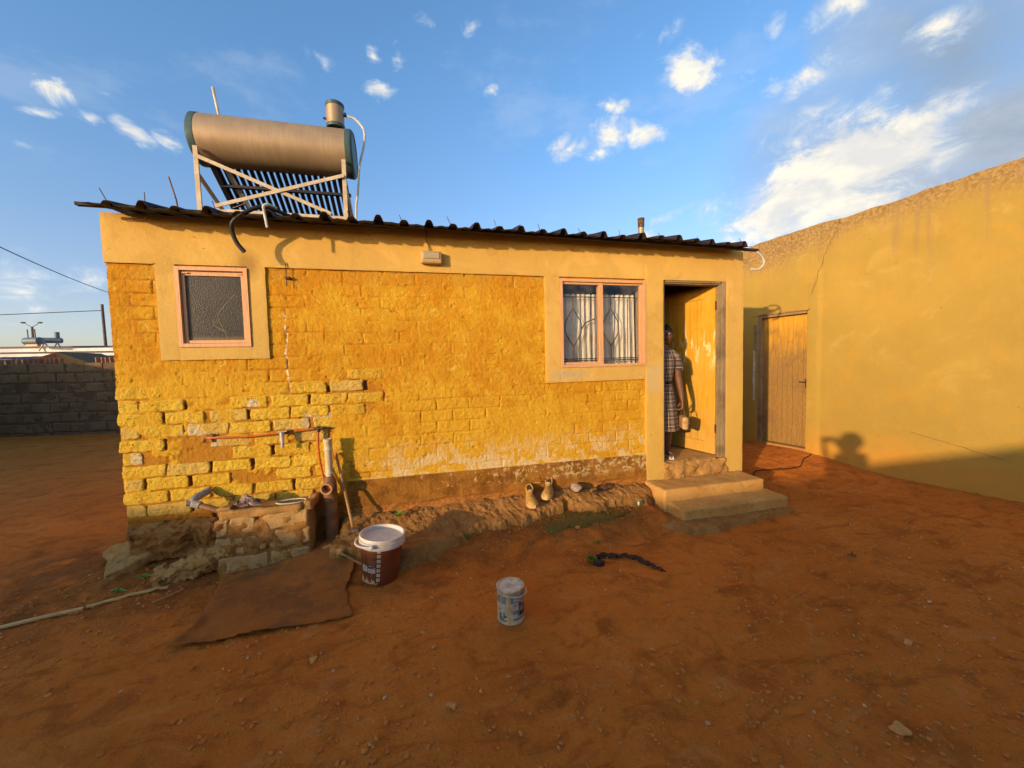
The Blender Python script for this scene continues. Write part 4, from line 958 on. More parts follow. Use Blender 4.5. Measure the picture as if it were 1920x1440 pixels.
lx, rx, fy, by = .215, 1.620, 1.00, 1.45
MB().bar((lx-.02, fy+.01, 3.27), (rx+.02, fy+.01, 3.27), .03, .03).build('front_rail', M['rack'], sw)
for x in (lx, rx):
    MB().bar((x-.01 if x < 1 else x+.0, fy, 3.905), (x+.0, fy, zr(x, fy)+.01), .042, .02, (0, 1, 0)).build('leg', M['rack'], sw)
    MB().bar((x, fy+.01, 3.62), (x+.02, 2.35, zr(x, 2.35)+.03), .03, .03).build('side_rail', M['rack'], sw)
MB().bar((lx+.0, fy-.016, 3.80), (1.47, fy-.016, 3.30), .036, .012, (0, 1, 0)).build('cross_brace', M['rack'], sw)
MB().bar((.36, fy-.030, 3.30), (rx, fy-.030, 3.72), .036, .012, (0, 1, 0)).build('cross_brace', M['rack'], sw)
NT_ = 20
tv = None
top_, bot_ = (1.27, 3.86), (2.46, 3.13)
for k in range(NT_):
    x = .27+k*(1.52-.27)/(NT_-1)
    if tv is None:
        tv = MB().tube([(0, 0, 0), (.0, bot_[0]-top_[0]-.03, bot_[1]-top_[1]+.015), (.0, bot_[0]-top_[0], bot_[1]-top_[1])], [.0235, .0235, .006], 10).mesh('vacuum_tube', M['vacuum'], True)
    ob('vacuum_tube', tv, sw, loc=(x-.93, top_[0]-1.25, top_[1]-3.0))
for t_ in (.16, .97):
    y = top_[0]+(bot_[0]-top_[0])*t_; z = top_[1]+(bot_[1]-top_[1])*t_
    MB().bar((.22, y, z-.035), (1.62, y, z-.035), .04, .03).build('tube_rail', M['header'], sw)
for x in (.245, 1.575):
    MB().bar((x, top_[0]-.02, top_[1]-.02), (x, bot_[0]+.03, bot_[1]-.01), .05, .05).build('frame_rail', M['header'], sw)
MB().bar((.36, top_[0], top_[1]-.03), (.50, bot_[0], bot_[1]-.02), .06, .004, (0, 0, 1)).build('reflector_strip', M['reflector'], sw)
MB().bar((.245, 1.70, 3.56), (.42, 1.66, 3.62), .03, .03).build('strut', M['header'], sw); MB().bar((1.40, 1.8, 3.45), (1.575, 1.8, 3.47), .03, .03).build('strut', M['header'], sw)

# roof aerial, chimney, hoses
MB().tube([(-.05, 1.2, 3.0), (-.09, 1.2, 3.42), (-.145, 1.2, 3.655)], .008, 6).build('aerial', M['roofrust'], None, True)
tag(bpy.data.objects['aerial'], 'thin dark rod aerial standing on the roof left of the water heater', 'aerial')
ch = thing('chimney_pipe', (5.66, 1.5, 3.0), 'short rusty stove pipe sticking out of the roof above the wide window', 'chimney')
MB().lathe([(.042, 0), (.042, .62), (.038, .62), (.038, .3)], (5.66, 1.5, 2.95), 18).build('flue', M['tank'], ch, True)
MB().lathe([(.046, 0), (.050, .13), (.040, .13), (.040, 0)], (5.66, 1.5, 3.575), 18).build('flue_top', M['roofrust'], ch, True)
bx_ = MB(); bx_.rbox((6.06, 1.0, 3.13), (.30, .3, .16), .01, .004, 5, 3, 8); tag(bx_.build('roof_block', M['conc'], None, 60), 'small ochre block lying on the roof right of the stove pipe', 'block')
tag(MB().tube(curve_pts([(1.36, -.10, 2.86), (1.20, -.22, 2.885), (1.07, -.26, 2.815), (.985, -.25, 2.745), (.965, -.22, 2.68), (.985, -.20, 2.60), (1.03, -.19, 2.535)], 7), .0165, 10).build('black_hose', M['hose'], None, True), 'bent black hose hanging out from under the roof above the small window', 'hose')
tag(MB().tube(curve_pts([(1.30, -.27, 2.862), (1.265, -.325, 2.865), (1.235, -.34, 2.850), (1.232, -.335, 2.81), (1.240, -.33, 2.74), (1.245, -.325, 2.69)], 6), [.011]*8+[.011]*8+[.010]*15, 10).build('pale_hose', M['hosewhite'], None, True), 'short pale pipe end hooked over the roof edge beside the black hose', 'hose')
nl = MB(); nl.tube([(1.275, -.035, 2.30), (1.275, -.03, 2.50)], .004, 5); nl.tube([(1.255, -.002, 2.385), (1.30, -.04, 2.375)], .008, 5); nl.box(1.262, 1.30, -.03, .0, 2.365, 2.385)
tag(nl.build('wall_spike', M['roofrust'], None), 'rusty iron spike in the wall to the right of the small window', 'spike')

# security light
sl = thing('wall_light', (2.50, -.05, 2.58), 'cream rectangular floodlight fixed to the plaster band under the roof', 'wall light')
a = MB(); a.rbox((2.493, -.058, 2.583), (.188, .066, .112), .012, .0, 6, 1, 5); a.build('housing', M['lamp_body'], sl, 50)
a = MB(); a.add([(2.418, -.0915, 2.565), (2.568, -.0915, 2.565), (2.568, -.0915, 2.628), (2.418, -.0915, 2.628), (2.424, -.099, 2.571), (2.562, -.099, 2.571), (2.562, -.099, 2.622), (2.424, -.099, 2.622)], [(4, 5, 6, 7), (0, 1, 5, 4), (1, 2, 6, 5), (2, 3, 7, 6), (3, 0, 4, 7)]); a.build('lens', M['lamp_lens'], sl)
a = MB(); a.box(2.410, 2.578, -.0945, -.0915, 2.545, 2.552); a.build('trim', M['lamp_body'], sl)
MB().tube(curve_pts([(2.50, -.03, 2.638), (2.475, -.035, 2.70), (2.455, -.035, 2.75), (2.46, -.05, 2.83)], 5), .0028, 5).build('wire', M['cable'], sl)
MB().tube(curve_pts([(2.47, -.03, 2.638), (2.468, -.032, 2.70), (2.452, -.035, 2.76)], 5), .002, 5).build('wire', M['cable'], sl)

# ---------------------------------------------------------------- right-hand building
u_r = Vector((.1612, -.9869)); n_r = Vector((-.9869, -.1612)); B0 = Vector((8.081, .881))
def RT(s, v, z): return (B0.x+u_r.x*s+n_r.x*v, B0.y+u_r.y*s+n_r.y*v, z)
ob_ = thing('outbuilding', (*B0, 0), 'flat-topped ochre plastered building on the right with a plank door', 'building')
def sideP(o0):
    def P(s, z, out):
        o_ = o0+out+fbm(s*1.4, z*1.4, 4, 141)*.03+fbm(s*14, z*14, 3, 143)*.003
        if isinstance(z, np.ndarray):
            wob = fbm(s*1.9, z*0, 4, 145)*.09*ss(z, 3.35, 3.5)
            # old plaster band round the door is a touch proud
            o_ = o_-.014*ss(s, .145, .160)*ss(3.0-z, 0, .2)
        zz = z+wob+.02*np.sin(s*.9)*ss(z, 3.3, 3.5)
        return np.stack([B0.x+u_r.x*s+n_r.x*o_, B0.y+u_r.y*s+n_r.y*o_, zz], 1)
    return P
panel('front_wall', 0, 9.0, -.15, 3.51, sideP(0), M['plaster_side'], ob_, .20, .025, .0, 0)
panel('front_wall', -4.5, -.76, -.15, 3.51, sideP(0), M['plaster_side'], ob_, .20, .025, .0, 0)
panel('front_wall', -.7605, .0005, 2.292, 3.51, sideP(0), M['plaster_side'], ob_, .20, .025, .0, 0)
mb = MB(RT); mb.box(-4.5, 9.0, -4.0, -.19, 3.30, 3.42); mb.build('roof', M['conc'], ob_)
mb = MB(RT); mb.box(-4.5, -4.3, -4.0, -.2, 0, 3.3); mb.box(8.8, 9.0, -4.0, -.2, 0, 3.3); mb.box(-4.5, 9.0, -4.2, -4.0, 0, 3.3); mb.build('outer_wall', M['plaster_side'], ob_)
mb = MB(RT); mb.box(-.758, -.71, -.16, -.004, .165, 2.290); mb.box(-.7095, -.012, -.16, -.004, 2.245, 2.290); mb.box(-.012, -.001, -.16, -.02, .165, 2.290); mb.build('door_frame', M['jamb'], ob_)
mb = MB(RT); mb.box(-.79, .03, -.01, .022, 2.286, 2.312); mb.build('lintel', M['conc'], ob_)
mb = MB(RT); mb.box(-.76, .0, -.17, .012, .120, .166); mb.build('threshold', M['conc'], ob_)
bd = MB(RT); bd.box(-.708, -.014, -.135, -.105, .172, 2.242); bd = bd.build('door', M['backdoor'], ob_); bd['label'] = 'weathered vertical plank door'
n = 9; w = (.708-.014)/n
for k in range(n):
    d_ = R.uniform(0, .004); MB(RT).box(-.7075+w*k, -.7075+w*(k+1)-.0045, -.105, -.086+d_, .174+R.uniform(0, .01), 2.240).build('plank', M['backdoor'], bd)
mb = MB(RT); mb.tube([(-.05, -.085, 1.19), (-.05, -.045, 1.19), (-.13, -.04, 1.195)], .009, 6); mb.box(-.065, -.035, -.088, -.082, 1.10, 1.24); mb.build('handle', M['bar'], bd)
mb = MB(RT); mb.rbox((-.815, .012, 1.30), (.035, .004, .88), .001, .004, 12, 4, 30); mb.build('torn_tape', M['paper'], ob_)
mb = MB(RT); mb.rbox((-.80, .01, 1.92), (.05, .015, .44), .003, .006, 8, 5, 20); mb.build('broken_plaster', M['jamb'], ob_)
def ribbon(name, pts, w, mat, parent, T, off):
    vs = []; fs = []; 
    for i, (s, z) in enumerate(pts):
        j = R.uniform(-.3, .3)*w; a, c = pts[max(0, i-1)], pts[min(len(pts)-1, i+1)]; dx_, dz_ = c[0]-a[0], c[1]-a[1]; L = sqrt(dx_*dx_+dz_*dz_) or 1
        ww = w*R.uniform(.3, 1.); vs += [(s+j-dz_/L*ww, off, z+dx_/L*ww), (s+j+dz_/L*ww, off, z-dx_/L*ww)]
    fs = [(2*i, 2*i+1, 2*i+3, 2*i+2) for i in range(len(pts)-1)]
    return MB(T).add(vs, fs).build(name, mat, parent)
def wander(a, b_, n, amp):
    return [(a[0]+(b_[0]-a[0])*i/n+(R.uniform(-amp, amp) if 0 < i < n else 0), a[1]+(b_[1]-a[1])*i/n+(R.uniform(-amp, amp) if 0 < i < n else 0)) for i in range(n+1)]
ribbon('crack', wander((.40, 3.50), (.36, 3.34), 4, .01)+wander((.34, 3.32), (.20, 3.02), 10, .012)+wander((.21, 3.0), (.12, 2.72), 8, .012)+wander((.12, 2.7), (.05, 2.5), 6, .008), .0035, M['crack'], ob_, RT, .0135)
ribbon('crack', wander((1.2, .62), (2.0, .42), 16, .006), .002, M['crack'], ob_, RT, .0135)
cc = thing('white_cable', (7.9, 1.6, 3.2), 'curly white cable sticking out at the corner between roof and right building', 'cable')
MB().tube(curve_pts([(5.99, -.02, 2.83), (6.06, -.03, 2.84), (6.19, -.03, 2.80), (6.27, -.03, 2.73), (6.27, -.03, 2.66), (6.20, -.02, 2.61), (6.12, -.01, 2.615)], 7), .0115, 8).build('cable', M['hosewhite'], cc, True)
gc = MB().tube([(x, y, G(x, y)+.012) for x, y, _ in [tuple(q) for q in curve_pts([(6.05, .10, 0), (6.35, .14, 0), (6.66, .42, 0), (7.0, .40, 0), (7.4, .42, 0), (7.7, .60, 0), (8.02, .74, 0)], 8)]], .007, 6).build('ground_cable', M['cable'], None, True)
tag(gc, 'thin black cable lying on the earth between house and plank door', 'cable')

# ---------------------------------------------------------------- pail and paint can
def cylpatch(mb, c, R0, R1, H, a0, a1, z0, z1, off, n=8, zf=None):
    """patch on a (slightly conical) drum: angles in deg (0 = -Y towards the yard, + to the right)"""
    vs = []
    for i in range(n+1):
        a = radians(a0+(a1-a0)*i/n)
        for z in (z0, zf(i/n) if zf else z1):
            r = R0+(R1-R0)*z/H+off; vs.append((c[0]+r*sin(a), c[1]-r*cos(a), c[2]+z))
    return mb.add(vs, [(2*i, 2*i+2, 2*i+3, 2*i+1) for i in range(n)])
def drumtext(txt, size, c, R0, R1, H, amid, z, off, mat, parent, name='lettering', squeeze=1.):
    me = textmesh(txt, size, .0); w = max(v.co.x for v in me.vertices)
    for v in me.vertices:
        r = R0+(R1-R0)*(z+v.co.y)/H+off; a = radians(amid)+(v.co.x-w/2)*squeeze/r; yy = v.co.y
        v.co = (c[0]+r*sin(a), c[1]-r*cos(a), c[2]+z+yy)
    me.materials.clear(); me.materials.append(mat); return ob(name, me, parent)
PC = (1.997, -.715, G(1.997, -.715)+.012); PH = .345; r0, r1 = .130, .152
pa = thing('pail', PC, 'large brown plastic pail with white rim and recessed lid standing by the trough', 'pail')
MB().lathe([(.001, .0), (.120, 0), (.129, .006), (r0, .014), (r1, PH-.05)], PC, 48).build('body', M['pailbrown'], pa, True)
MB().lathe([(.001, .012), (.126, .014), (.146, PH-.02), (.150, PH-.004), (.153, PH), (.162, PH), (.165, PH-.006), (.165, PH-.014), (.158, PH-.018), (.158, PH-.026), (.167, PH-.028), (.167, PH-.036), (.160, PH-.040), (.160, PH-.048), (.166, PH-.05), (.165, PH-.070), (.160, PH-.075), (.150, PH-.075)], PC, 56).build('rim', M['white'], pa, 35)
hd = []
for i in range(25):
    t = pi*i/24; a = radians(12); q = Vector((cos(t)*.168, -sin(t)*.172, 0)); q = Matrix.Rotation(radians(8), 4, 'X') @ q
    hd.append(q)
az_h = radians(-108)
hpts = [Matrix.Rotation(az_h, 3, 'Z') @ q for q in hd]
ax_h = (Matrix.Rotation(az_h, 3, 'Z') @ Vector((1, 0, 0)))
MB().lathe([(.001, PH-.030), (.146, PH-.030), (.150, PH-.024), (.151, PH-.004)], PC, 48).build('lid', M['white'], pa, 40)
hp = []
for q in hpts: hp.append(Vector(PC)+q*1.12+Vector((0, 0, PH-.035)))
MB().tube(hp, .0075, 8).build('handle', M['white'], pa, True)
for i in (0, -1): MB().ball(hp[i], .016, 10, 6).build('handle_boss', M['white'], pa, True)
mb = MB()
CA = -7  # label centre turned to the left
for k in range(7): cylpatch(mb, PC, r0, r1, PH-.05, CA-1, CA+9, .253-k*.036, .276-k*.036, .0009, 3)
ic = mb.build('icon_squares', M['label'], pa)
mb = MB()
for k in range(7):
    zc = .2645-k*.036
    for t in range(3): 
        a_ = CA+1.5+R.uniform(0, 4); cylpatch(mb, PC, r0, r1, PH-.05, a_, a_+R.uniform(1.5, 3.), zc-.006+t*.004, zc-.004+t*.004+R.uniform(0, .002), .0014, 2)
mb.build('icon_marks', M['ink'], pa)
mb = MB()
for z, a0, a1 in [(.283, -39, -5), (.276, -38, -4), (.262, -37, -10), (.256, -38, -6), (.250, -37, -5), (.243, -38, -20), (.232, -38, -7), (.226, -37, -6), (.212, -38, -14), (.206, -36, -22), (.192, -38, -6), (.186, -37, -5), (.180, -38, -8), (.172, -30, -7), (.166, -30, -6), (.092, -26, -12), (.086, -26, -13), (.080, -26, -16), (.072, -26, -11)]:
    cylpatch(mb, PC, r0, r1, PH-.05, a0+CA+6, a1+CA+2, z-.0012, z+.0012, .0009, 7)
mb.build('text_lines', M['lineprint'], pa)
mb = MB(); cylpatch(mb, PC, r0, r1, PH-.05, CA-36+6, CA-22, .142, .160, .0010, 4); cylpatch(mb, PC, r0, r1, PH-.05, CA-16, CA-6, .146, .162, .0010, 3); mb.build('purple_marks', M['purple'], pa)
mb = MB(); cylpatch(mb, PC, r0, r1, PH-.05, CA-28, CA-5, .100, .130, .0010, 6); cylpatch(mb, PC, r0, r1, PH-.05, CA-52, CA-31, .102, .146, .0010, 6); cylpatch(mb, PC, r0, r1, PH-.05, CA-14, CA-3, .138, .1405, .0010, 4)
for a_, z_ in ((CA-25, .151), (CA-20, .151), (CA-12, .154)): cylpatch(mb, PC, r0, r1, PH-.05, a_, a_+2.6, z_-.003, z_+.003, .0016, 2)
mb.build('label_boxes', M['label'], pa)
mb = MB()
for q in range(9): cylpatch(mb, PC, r0, r1, PH-.05, CA-26+q*2.1, CA-26+q*2.1+R.uniform(.5, 1.5), .107, .124, .0015, 1)
for q in range(5): cylpatch(mb, PC, r0, r1, PH-.05, CA-48, CA-36, .110+q*.006, .113+q*.006, .0015, 3)
mb.build('label_marks', M['ink'], pa)
mb = MB(); cylpatch(mb, PC, r0, r1, PH-.05, CA-58, CA+3, .016, .05, .0011, 40, lambda t: .030+.016*sin(t*19)+.016*(1-t)+.010*sin(t*47+1)+.008*sin(t*83)); mb.build('splash_print', M['cream'], pa)

pa.rotation_euler = (0, radians(5), 0)
CC = (2.838, -1.452, G(2.838, -1.452)+.010); CH = .205; cr = .0835
pc = thing('paint_can', CC, 'dented pale paint can with lid and grey printed label alone on the red earth', 'can')
MB().lathe([(.001, 0), (.080, 0), (.0848, .002), (.0848, .006), (cr, .009), (cr, CH-.016), (.0850, CH-.013), (.0850, CH-.006), (.0865, CH-.003), (.0865, CH+.002), (.084, CH+.003), (.0745, CH+.002), (.0740, CH-.004)], CC, 48).build('drum', M['tin'], pc, 35)
MB().lathe([(.0738, CH-.005), (.0725, CH-.001), (.069, CH+.0005), (.066, CH-.002), (.001, CH-.001)], CC, 40).build('lid', M['tinlid'], pc, 30)
hp = [Vector(CC)+Vector((cos(t)*.092*cos(.35)-sin(t)*.100*sin(.35)*-1, -sin(t)*.100*cos(.35)*1+cos(t)*.092*sin(.35)*-1, CH-.020-.018*sin(t))) for t in [radians(-8+i*196/26) for i in range(27)]]
hp = [Vector(CC)+(Matrix.Rotation(radians(48), 3, 'Z') @ Vector((cos(t)*.087, -sin(t)*.101, 0)))+Vector((0, 0, CH-.018-.012*sin(t))) for t in [radians(i*180/26) for i in range(27)]]
MB().tube(hp, .0042, 8).build('handle', M['tin'], pc, True)
P_ = lambda mb, a0, a1, z0, z1, off=.0006, n=8, zf=None: cylpatch(mb, CC, cr, cr, CH, a0-9, a1-9, z0, z1, off, n, zf)
mb = MB(); P_(mb, -62, 78, .022, .150); mb.build('label_picture', M['palegrey'], pc)
mb = MB(); P_(mb, -62, -52, .134, .176, .0010); P_(mb, -48, -24, .130, .176, .0010); P_(mb, -8, 80, .134, .180, .0010); P_(mb, -84, -62, .126, .133, .0010); mb.build('label_band', M['bluegrey'], pc)
mb = MB(); P_(mb, -62, -30, .022, .026, .0012); P_(mb, 6, 80, .030, .038, .0012); P_(mb, -58, -47, .030, .070, .0012); P_(mb, -60, -52, .086, .094, .0012); P_(mb, -36, -30, .040, .078, .0012); P_(mb, -31, -20, .046, .054, .0013, 3, lambda t: .062-.006*t); P_(mb, -52, -20, .022, .030, .0013); P_(mb, 26, 30, .045, .085, .0012); mb.build('chair_print', M['ink'], pc)
mb = MB(); P_(mb, 34, 76, .050, .118, .0011); mb.build('green_box', M['green_print'], pc)
mb = MB(); P_(mb, 26, 50, .118, .134, .0016, 12, lambda t: .118+.020*sin(pi*t)); mb.build('red_mark', M['red_print'], pc)
mb = MB(); P_(mb, 4, 22, .116, .13, .0013, 8, lambda t: .118+.010*sin(pi*t)); mb.build('teal_mark', M['teal_print'], pc)
mb = MB(); P_(mb, 4, 30, .066, .090, .0011); P_(mb, -46, -34, .028, .05, .0011); mb.build('shade_print', M['bluegrey'], pc)
mb = MB(); P_(mb, -16, -5, .010, .176, .0017, 3); P_(mb, -12, -2, .020, .05, .0018, 3); P_(mb, -44, -42, .12, .18, .0016, 1); mb.build('paint_drip', M['drip'], pc)
drumtext('HAMM', .044, CC, cr, cr, CH, 29, .138, .0020, M['white'], pc, 'lettering', .70)
drumtext('K', .05, CC, cr, cr, CH, -74, .136, .0012, M['ink'], pc)
mb = MB()
for k in range(4): P_(mb, 38, 38+R.uniform(18, 34), .106-k*.009, .110-k*.009, .0017, 4)
mb.build('box_lines', M['label'], pc)

# ---------------------------------------------------------------- shoes
def sneaker(loc, rz, label):
    t = thing('sneaker', loc, label, 'shoe', 'worn tan sneakers left against the wall', 0)
    MX = Matrix.Translation(loc) @ Matrix.Rotation(rz, 4, 'Z')
    T = lambda x, y, z: tuple(MX @ Vector((x, y, z)))
    prof = [(-.135, .024, .030, .070), (-.128, .034, .030, .128), (-.105, .037, .030, .128), (-.07, .040, .030, .108), (-.04, .043, .030, .094), (-.01, .046, .030, .086), (.03, .049, .030, .076), (.07, .050, .030, .066), (.10, .046, .030, .060), (.125, .034, .030, .052), (.138, .016, .030, .040)]
    rings = []
    for (x, w, z0, z1) in prof:
        h = z1-z0; rings.append([(x, w*cos(a)*(1-.25*max(0, sin(a))*(1 if h > .05 else .3)), z0+(h*max(0, sin(a)) if sin(a) > 0 else 0)) for a in [2*pi*k/14 for k in range(14)]])
    MB(T).loft(rings).build('upper', M['shoe'], t, True)
    so = [[(x, (w+.005)*s_*1., z) for s_, z in ((-1, .0), (-1, .032), (1, .032), (1, .0))] for (x, w, z0, z1) in [(-.142, .022, 0, 0)]+[(q[0], q[1], 0, 0) for q in prof[1:-1]]+[(.146, .014, 0, 0)]]
    MB(T).loft(so).build('sole', M['sole'], t, True)
    MB(T).loft([[(-.095+.0, 0, .10)]*1+[(-.075+.036*cos(a), .027*sin(a), .1235) for a in [2*pi*k/12 for k in range(12)]][:11]] + [[(-.075, 0, .0)]*12][:0], True) if False else None
    cl = MB(T); cl.tube([(-.080+.044*cos(a), .033*sin(a), .118-.030*cos(a)) for a in [2*pi*k/14 for k in range(15)]], .008, 6); cl.build('collar', M['shoe'], t, True)
    dk = MB(T); dk.add([(-.080+.040*cos(a), .029*sin(a), .120-.030*cos(a)) for a in [2*pi*k/14 for k in range(14)]], [tuple(range(14))]); dk.build('lining', M['shoe_in'], t)
    tg = MB(T); tg.rbox((-.030, 0, .104), (.010, .036, .040), .004, .001, 4, 2, 9, Matrix.Rotation(-.5, 4, 'Y')); tg.build('tongue', M['shoe'], t, True)
    for k in range(4):
        x = -.022+k*.022; z = .100-k*.009
        MB(T).tube([(x, -.026, z-.012), (x+.006, 0, z+.004), (x, .026, z-.012)], .0028, 5).build('lace', M['lace'], t)
    return t
PL = lambda x, y: .20
def topz(o, x, y):
    best = None
    for v in o.data.vertices:
        d = (v.co.x-x)**2+(v.co.y-y)**2
        if best is None or d < best[0]: best = (d, v.co.z)
    return best[1]
sneaker((3.36, -.175, topz(ap, 3.36, -.175)+.0), radians(-97), 'left one of the two tan sneakers on the mortar strip, strap closed')
s2 = sneaker((3.56, -.10, topz(ap, 3.56, -.12)+.0), radians(-118), 'right one of the two tan sneakers, its strap sticking out sideways')
mb = MB(); mb.bar((3.50, -.055, topz(ap, 3.56, -.12)+.125), (3.43, -.045, topz(ap, 3.56, -.12)+.122), .022, .006); mb.build('strap', M['shoe'], s2)
def slipper(loc, rot, mat, label, L=.22):
    t = thing('slipper', loc, label, 'slipper')
    MX = Matrix.Translation(loc) @ rot.to_4x4(); T = lambda x, y, z: tuple(MX @ Vector((x, y, z)))
    out = [(-.5, .10), (-.47, .22), (-.35, .30), (-.1, .27), (.15, .34), (.35, .36), (.46, .26), (.5, .08)]
    MB(T).loft([[(x*L, -w*L/2*1.4, 0), (x*L, -w*L/2*1.4, .018), (x*L, w*L/2*1.4, .018), (x*L, w*L/2*1.4, 0)] for x, w in out]).build('sole', M['shoe_in'], t, True)
    rg = [[(x*L, w*L/2*1.42*cos(a), .018+h*sin(a)) for a in [pi*k/10 for k in range(11)]] for x, w, h in [(-.02, .30, .052), (.12, .34, .050), (.3, .37, .040), (.42, .31, .028), (.49, .14, .012)]]
    MB(T).loft(rg, False).build('vamp', mat, t, True)
    MB(T).loft([[(x*L, -w*L/2*1.3, .0185), (x*L, w*L/2*1.3, .0185)] for x, w in out], False).build('insole', mat, t)
    return t
slipper((3.86, -.085, topz(ap, 3.86, -.1)+.02), Matrix.Rotation(radians(-75), 3, 'Z') @ Matrix.Rotation(.35, 3, 'X'), M['slip1'], 'pale grey worn slipper tilted beside the tan sneakers', .20)
slipper((4.12, -.14, topz(ap, 4.12, -.14)+.025), Matrix.Rotation(radians(20), 3, 'Z') @ Matrix.Rotation(-.25, 3, 'X'), M['slip2'], 'dark brown slipper lying on the mortar strip nearest the steps', .20)

# ---------------------------------------------------------------- people
def body(name, tubes, balls, voxel, mat, parent):
    mb = MB()
    for pts, rs in tubes:
        mb.tube(pts, rs, 12)
        for p_, r_ in zip(pts, rs): mb.ball(p_, r_, 10, 7)
    for c, sc in balls: mb.ball(c, 1., 16, 12, sc)
    me = mb.mesh(name, mat); o = ob(name, me, parent); md = o.modifiers.new('r', 'REMESH'); md.mode = 'VOXEL'; md.voxel_size = voxel; md.use_smooth_shade = True
    sm = o.modifiers.new('s', 'SMOOTH'); sm.factor = .5; sm.iterations = 3
    bpy.context.view_layer.update(); dg = bpy.context.evaluated_depsgraph_get(); ev = o.evaluated_get(dg); nm = bpy.data.meshes.new_from_object(ev)
    o.modifiers.clear(); nm.materials.clear(); nm.materials.append(mat); o.data = nm; nm.name = name; nm.shade_smooth(); return o
def hand(wrist, direction, palmn, side, curl=.5, L=.18):
    """tubes for a palm, four fingers and a thumb"""
    w = Vector(wrist); d = Vector(direction).normalized(); n_ = Vector(palmn).normalized(); s_ = d.cross(n_)*side; out = []
    pe = w+d*L*.48
    for off in (-.025, -.008, .010, .027): out.append(([w+s_*off*.6, pe+s_*off], [.014, .0125]))
    for off, ln in zip((-.029, -.010, .010, .028), (.36, .46, .50, .44)):
        a = pe+s_*off; k1 = a+(d*cos(curl*.6)+n_*sin(curl*.6))*L*ln*.42; k2 = k1+(d*cos(curl*1.5)+n_*sin(curl*1.5))*L*ln*.33; k3 = k2+(d*cos(curl*2.2)+n_*sin(curl*2.2))*L*ln*.25
        out.append(([a, k1, k2, k3], [.0095, .009, .008, .007]))
    a = w+d*L*.14+s_*.022; out.append(([a, a+(s_*.8+d*.5+n_*.2)*L*.22, a+(s_*.7+d*1.1+n_*.6)*L*.33], [.012, .0105, .0085])); return out
# woman in the doorway
WX, WY, FZ = 5.080, .215, .456
wo = thing('person', (WX, WY, FZ), 'woman in a plaid belted dress and glasses peering out of the open doorway', 'person')
fd = Vector((-.42, -.9, 0)).normalized(); rt = Vector((fd.y*-1, fd.x, 0))*-1  # rt: towards her left (picture right)
rt = Vector((.9, -.42, 0)).normalized()
c = Vector((WX, WY, 0)); at_ = lambda f, s_, z: c+fd*f+rt*s_+Vector((0, 0, z))
hc = at_(.045, .045, 1.880)
tb = [([at_(0, 0, 1.24), at_(0, 0, 1.45), at_(0, 0, 1.62), at_(0, 0, 1.70), at_(.015, .015, 1.78), hc], [.09, .09, .10, .075, .048, .046]),
      ([at_(0, 0, 1.66), at_(0, .13, 1.655), at_(-.02, .185, 1.52), at_(-.02, .20, 1.38), at_(.04, .215, 1.22), at_(.07, .22, 1.14)], [.05, .044, .045, .038, .032, .024]),
      ([at_(0, 0, 1.66), at_(0, -.14, 1.68), at_(-.02, -.185, 1.52), at_(-.02, -.20, 1.38), at_(.08, -.16, 1.22), at_(.12, -.12, 1.16)], [.06, .055, .045, .038, .032, .024]),
      ([at_(0, .07, 1.24), at_(0, .075, .95), at_(.01, .07, .74), at_(-.01, .07, .54)], [.075, .07, .052, .036]), ([at_(0, -.07, 1.24), at_(0, -.075, .95), at_(.01, -.07, .74), at_(-.01, -.07, .54)], [.075, .07, .052, .036]),
      ([at_(-.03, .07, .495), at_(.06, .085, .487), at_(.13, .09, .48)], [.033, .03, .022]), ([at_(-.03, -.07, .495), at_(.06, -.085, .487), at_(.13, -.09, .48)], [.033, .03, .022]),
      ([at_(-.01, .07, .56), at_(-.02, .07, .50)], [.035, .035]), ([at_(-.01, -.07, .56), at_(-.02, -.07, .50)], [.035, .035])]
tb += hand(at_(.07, .22, 1.13), (0, 0, -1), tuple(-rt), 1, .9, .17)
def faceballs(hc, fd, rt, s=1.):
    up = Vector((0, 0, 1)); q = lambda f, r_, u: hc+fd*f*s+rt*r_*s+up*u*s
    return [(hc, (.076*s, .082*s, .108*s)), (q(.018, 0, -.055), (.055*s, .058*s, .062*s)), (q(.088, 0, -.012), (.013*s, .013*s, .014*s)), (q(.078, 0, .010), (.009*s, .009*s, .022*s)), (q(.078, 0, -.050), (.022*s, .018*s, .011*s)),
            (q(-.005, .078, -.005), (.012*s, .016*s, .030*s)), (q(-.005, -.078, -.005), (.012*s, .016*s, .030*s)), (q(.055, .036, -.024), (.024*s, .022*s, .022*s)), (q(.055, -.036, -.024), (.024*s, .022*s, .022*s)), (q(.060, .0, .032), (.045*s, .022*s, .014*s))]
b_o = body('body', tb, faceballs(hc, fd, rt), .006, M['skin'], wo)
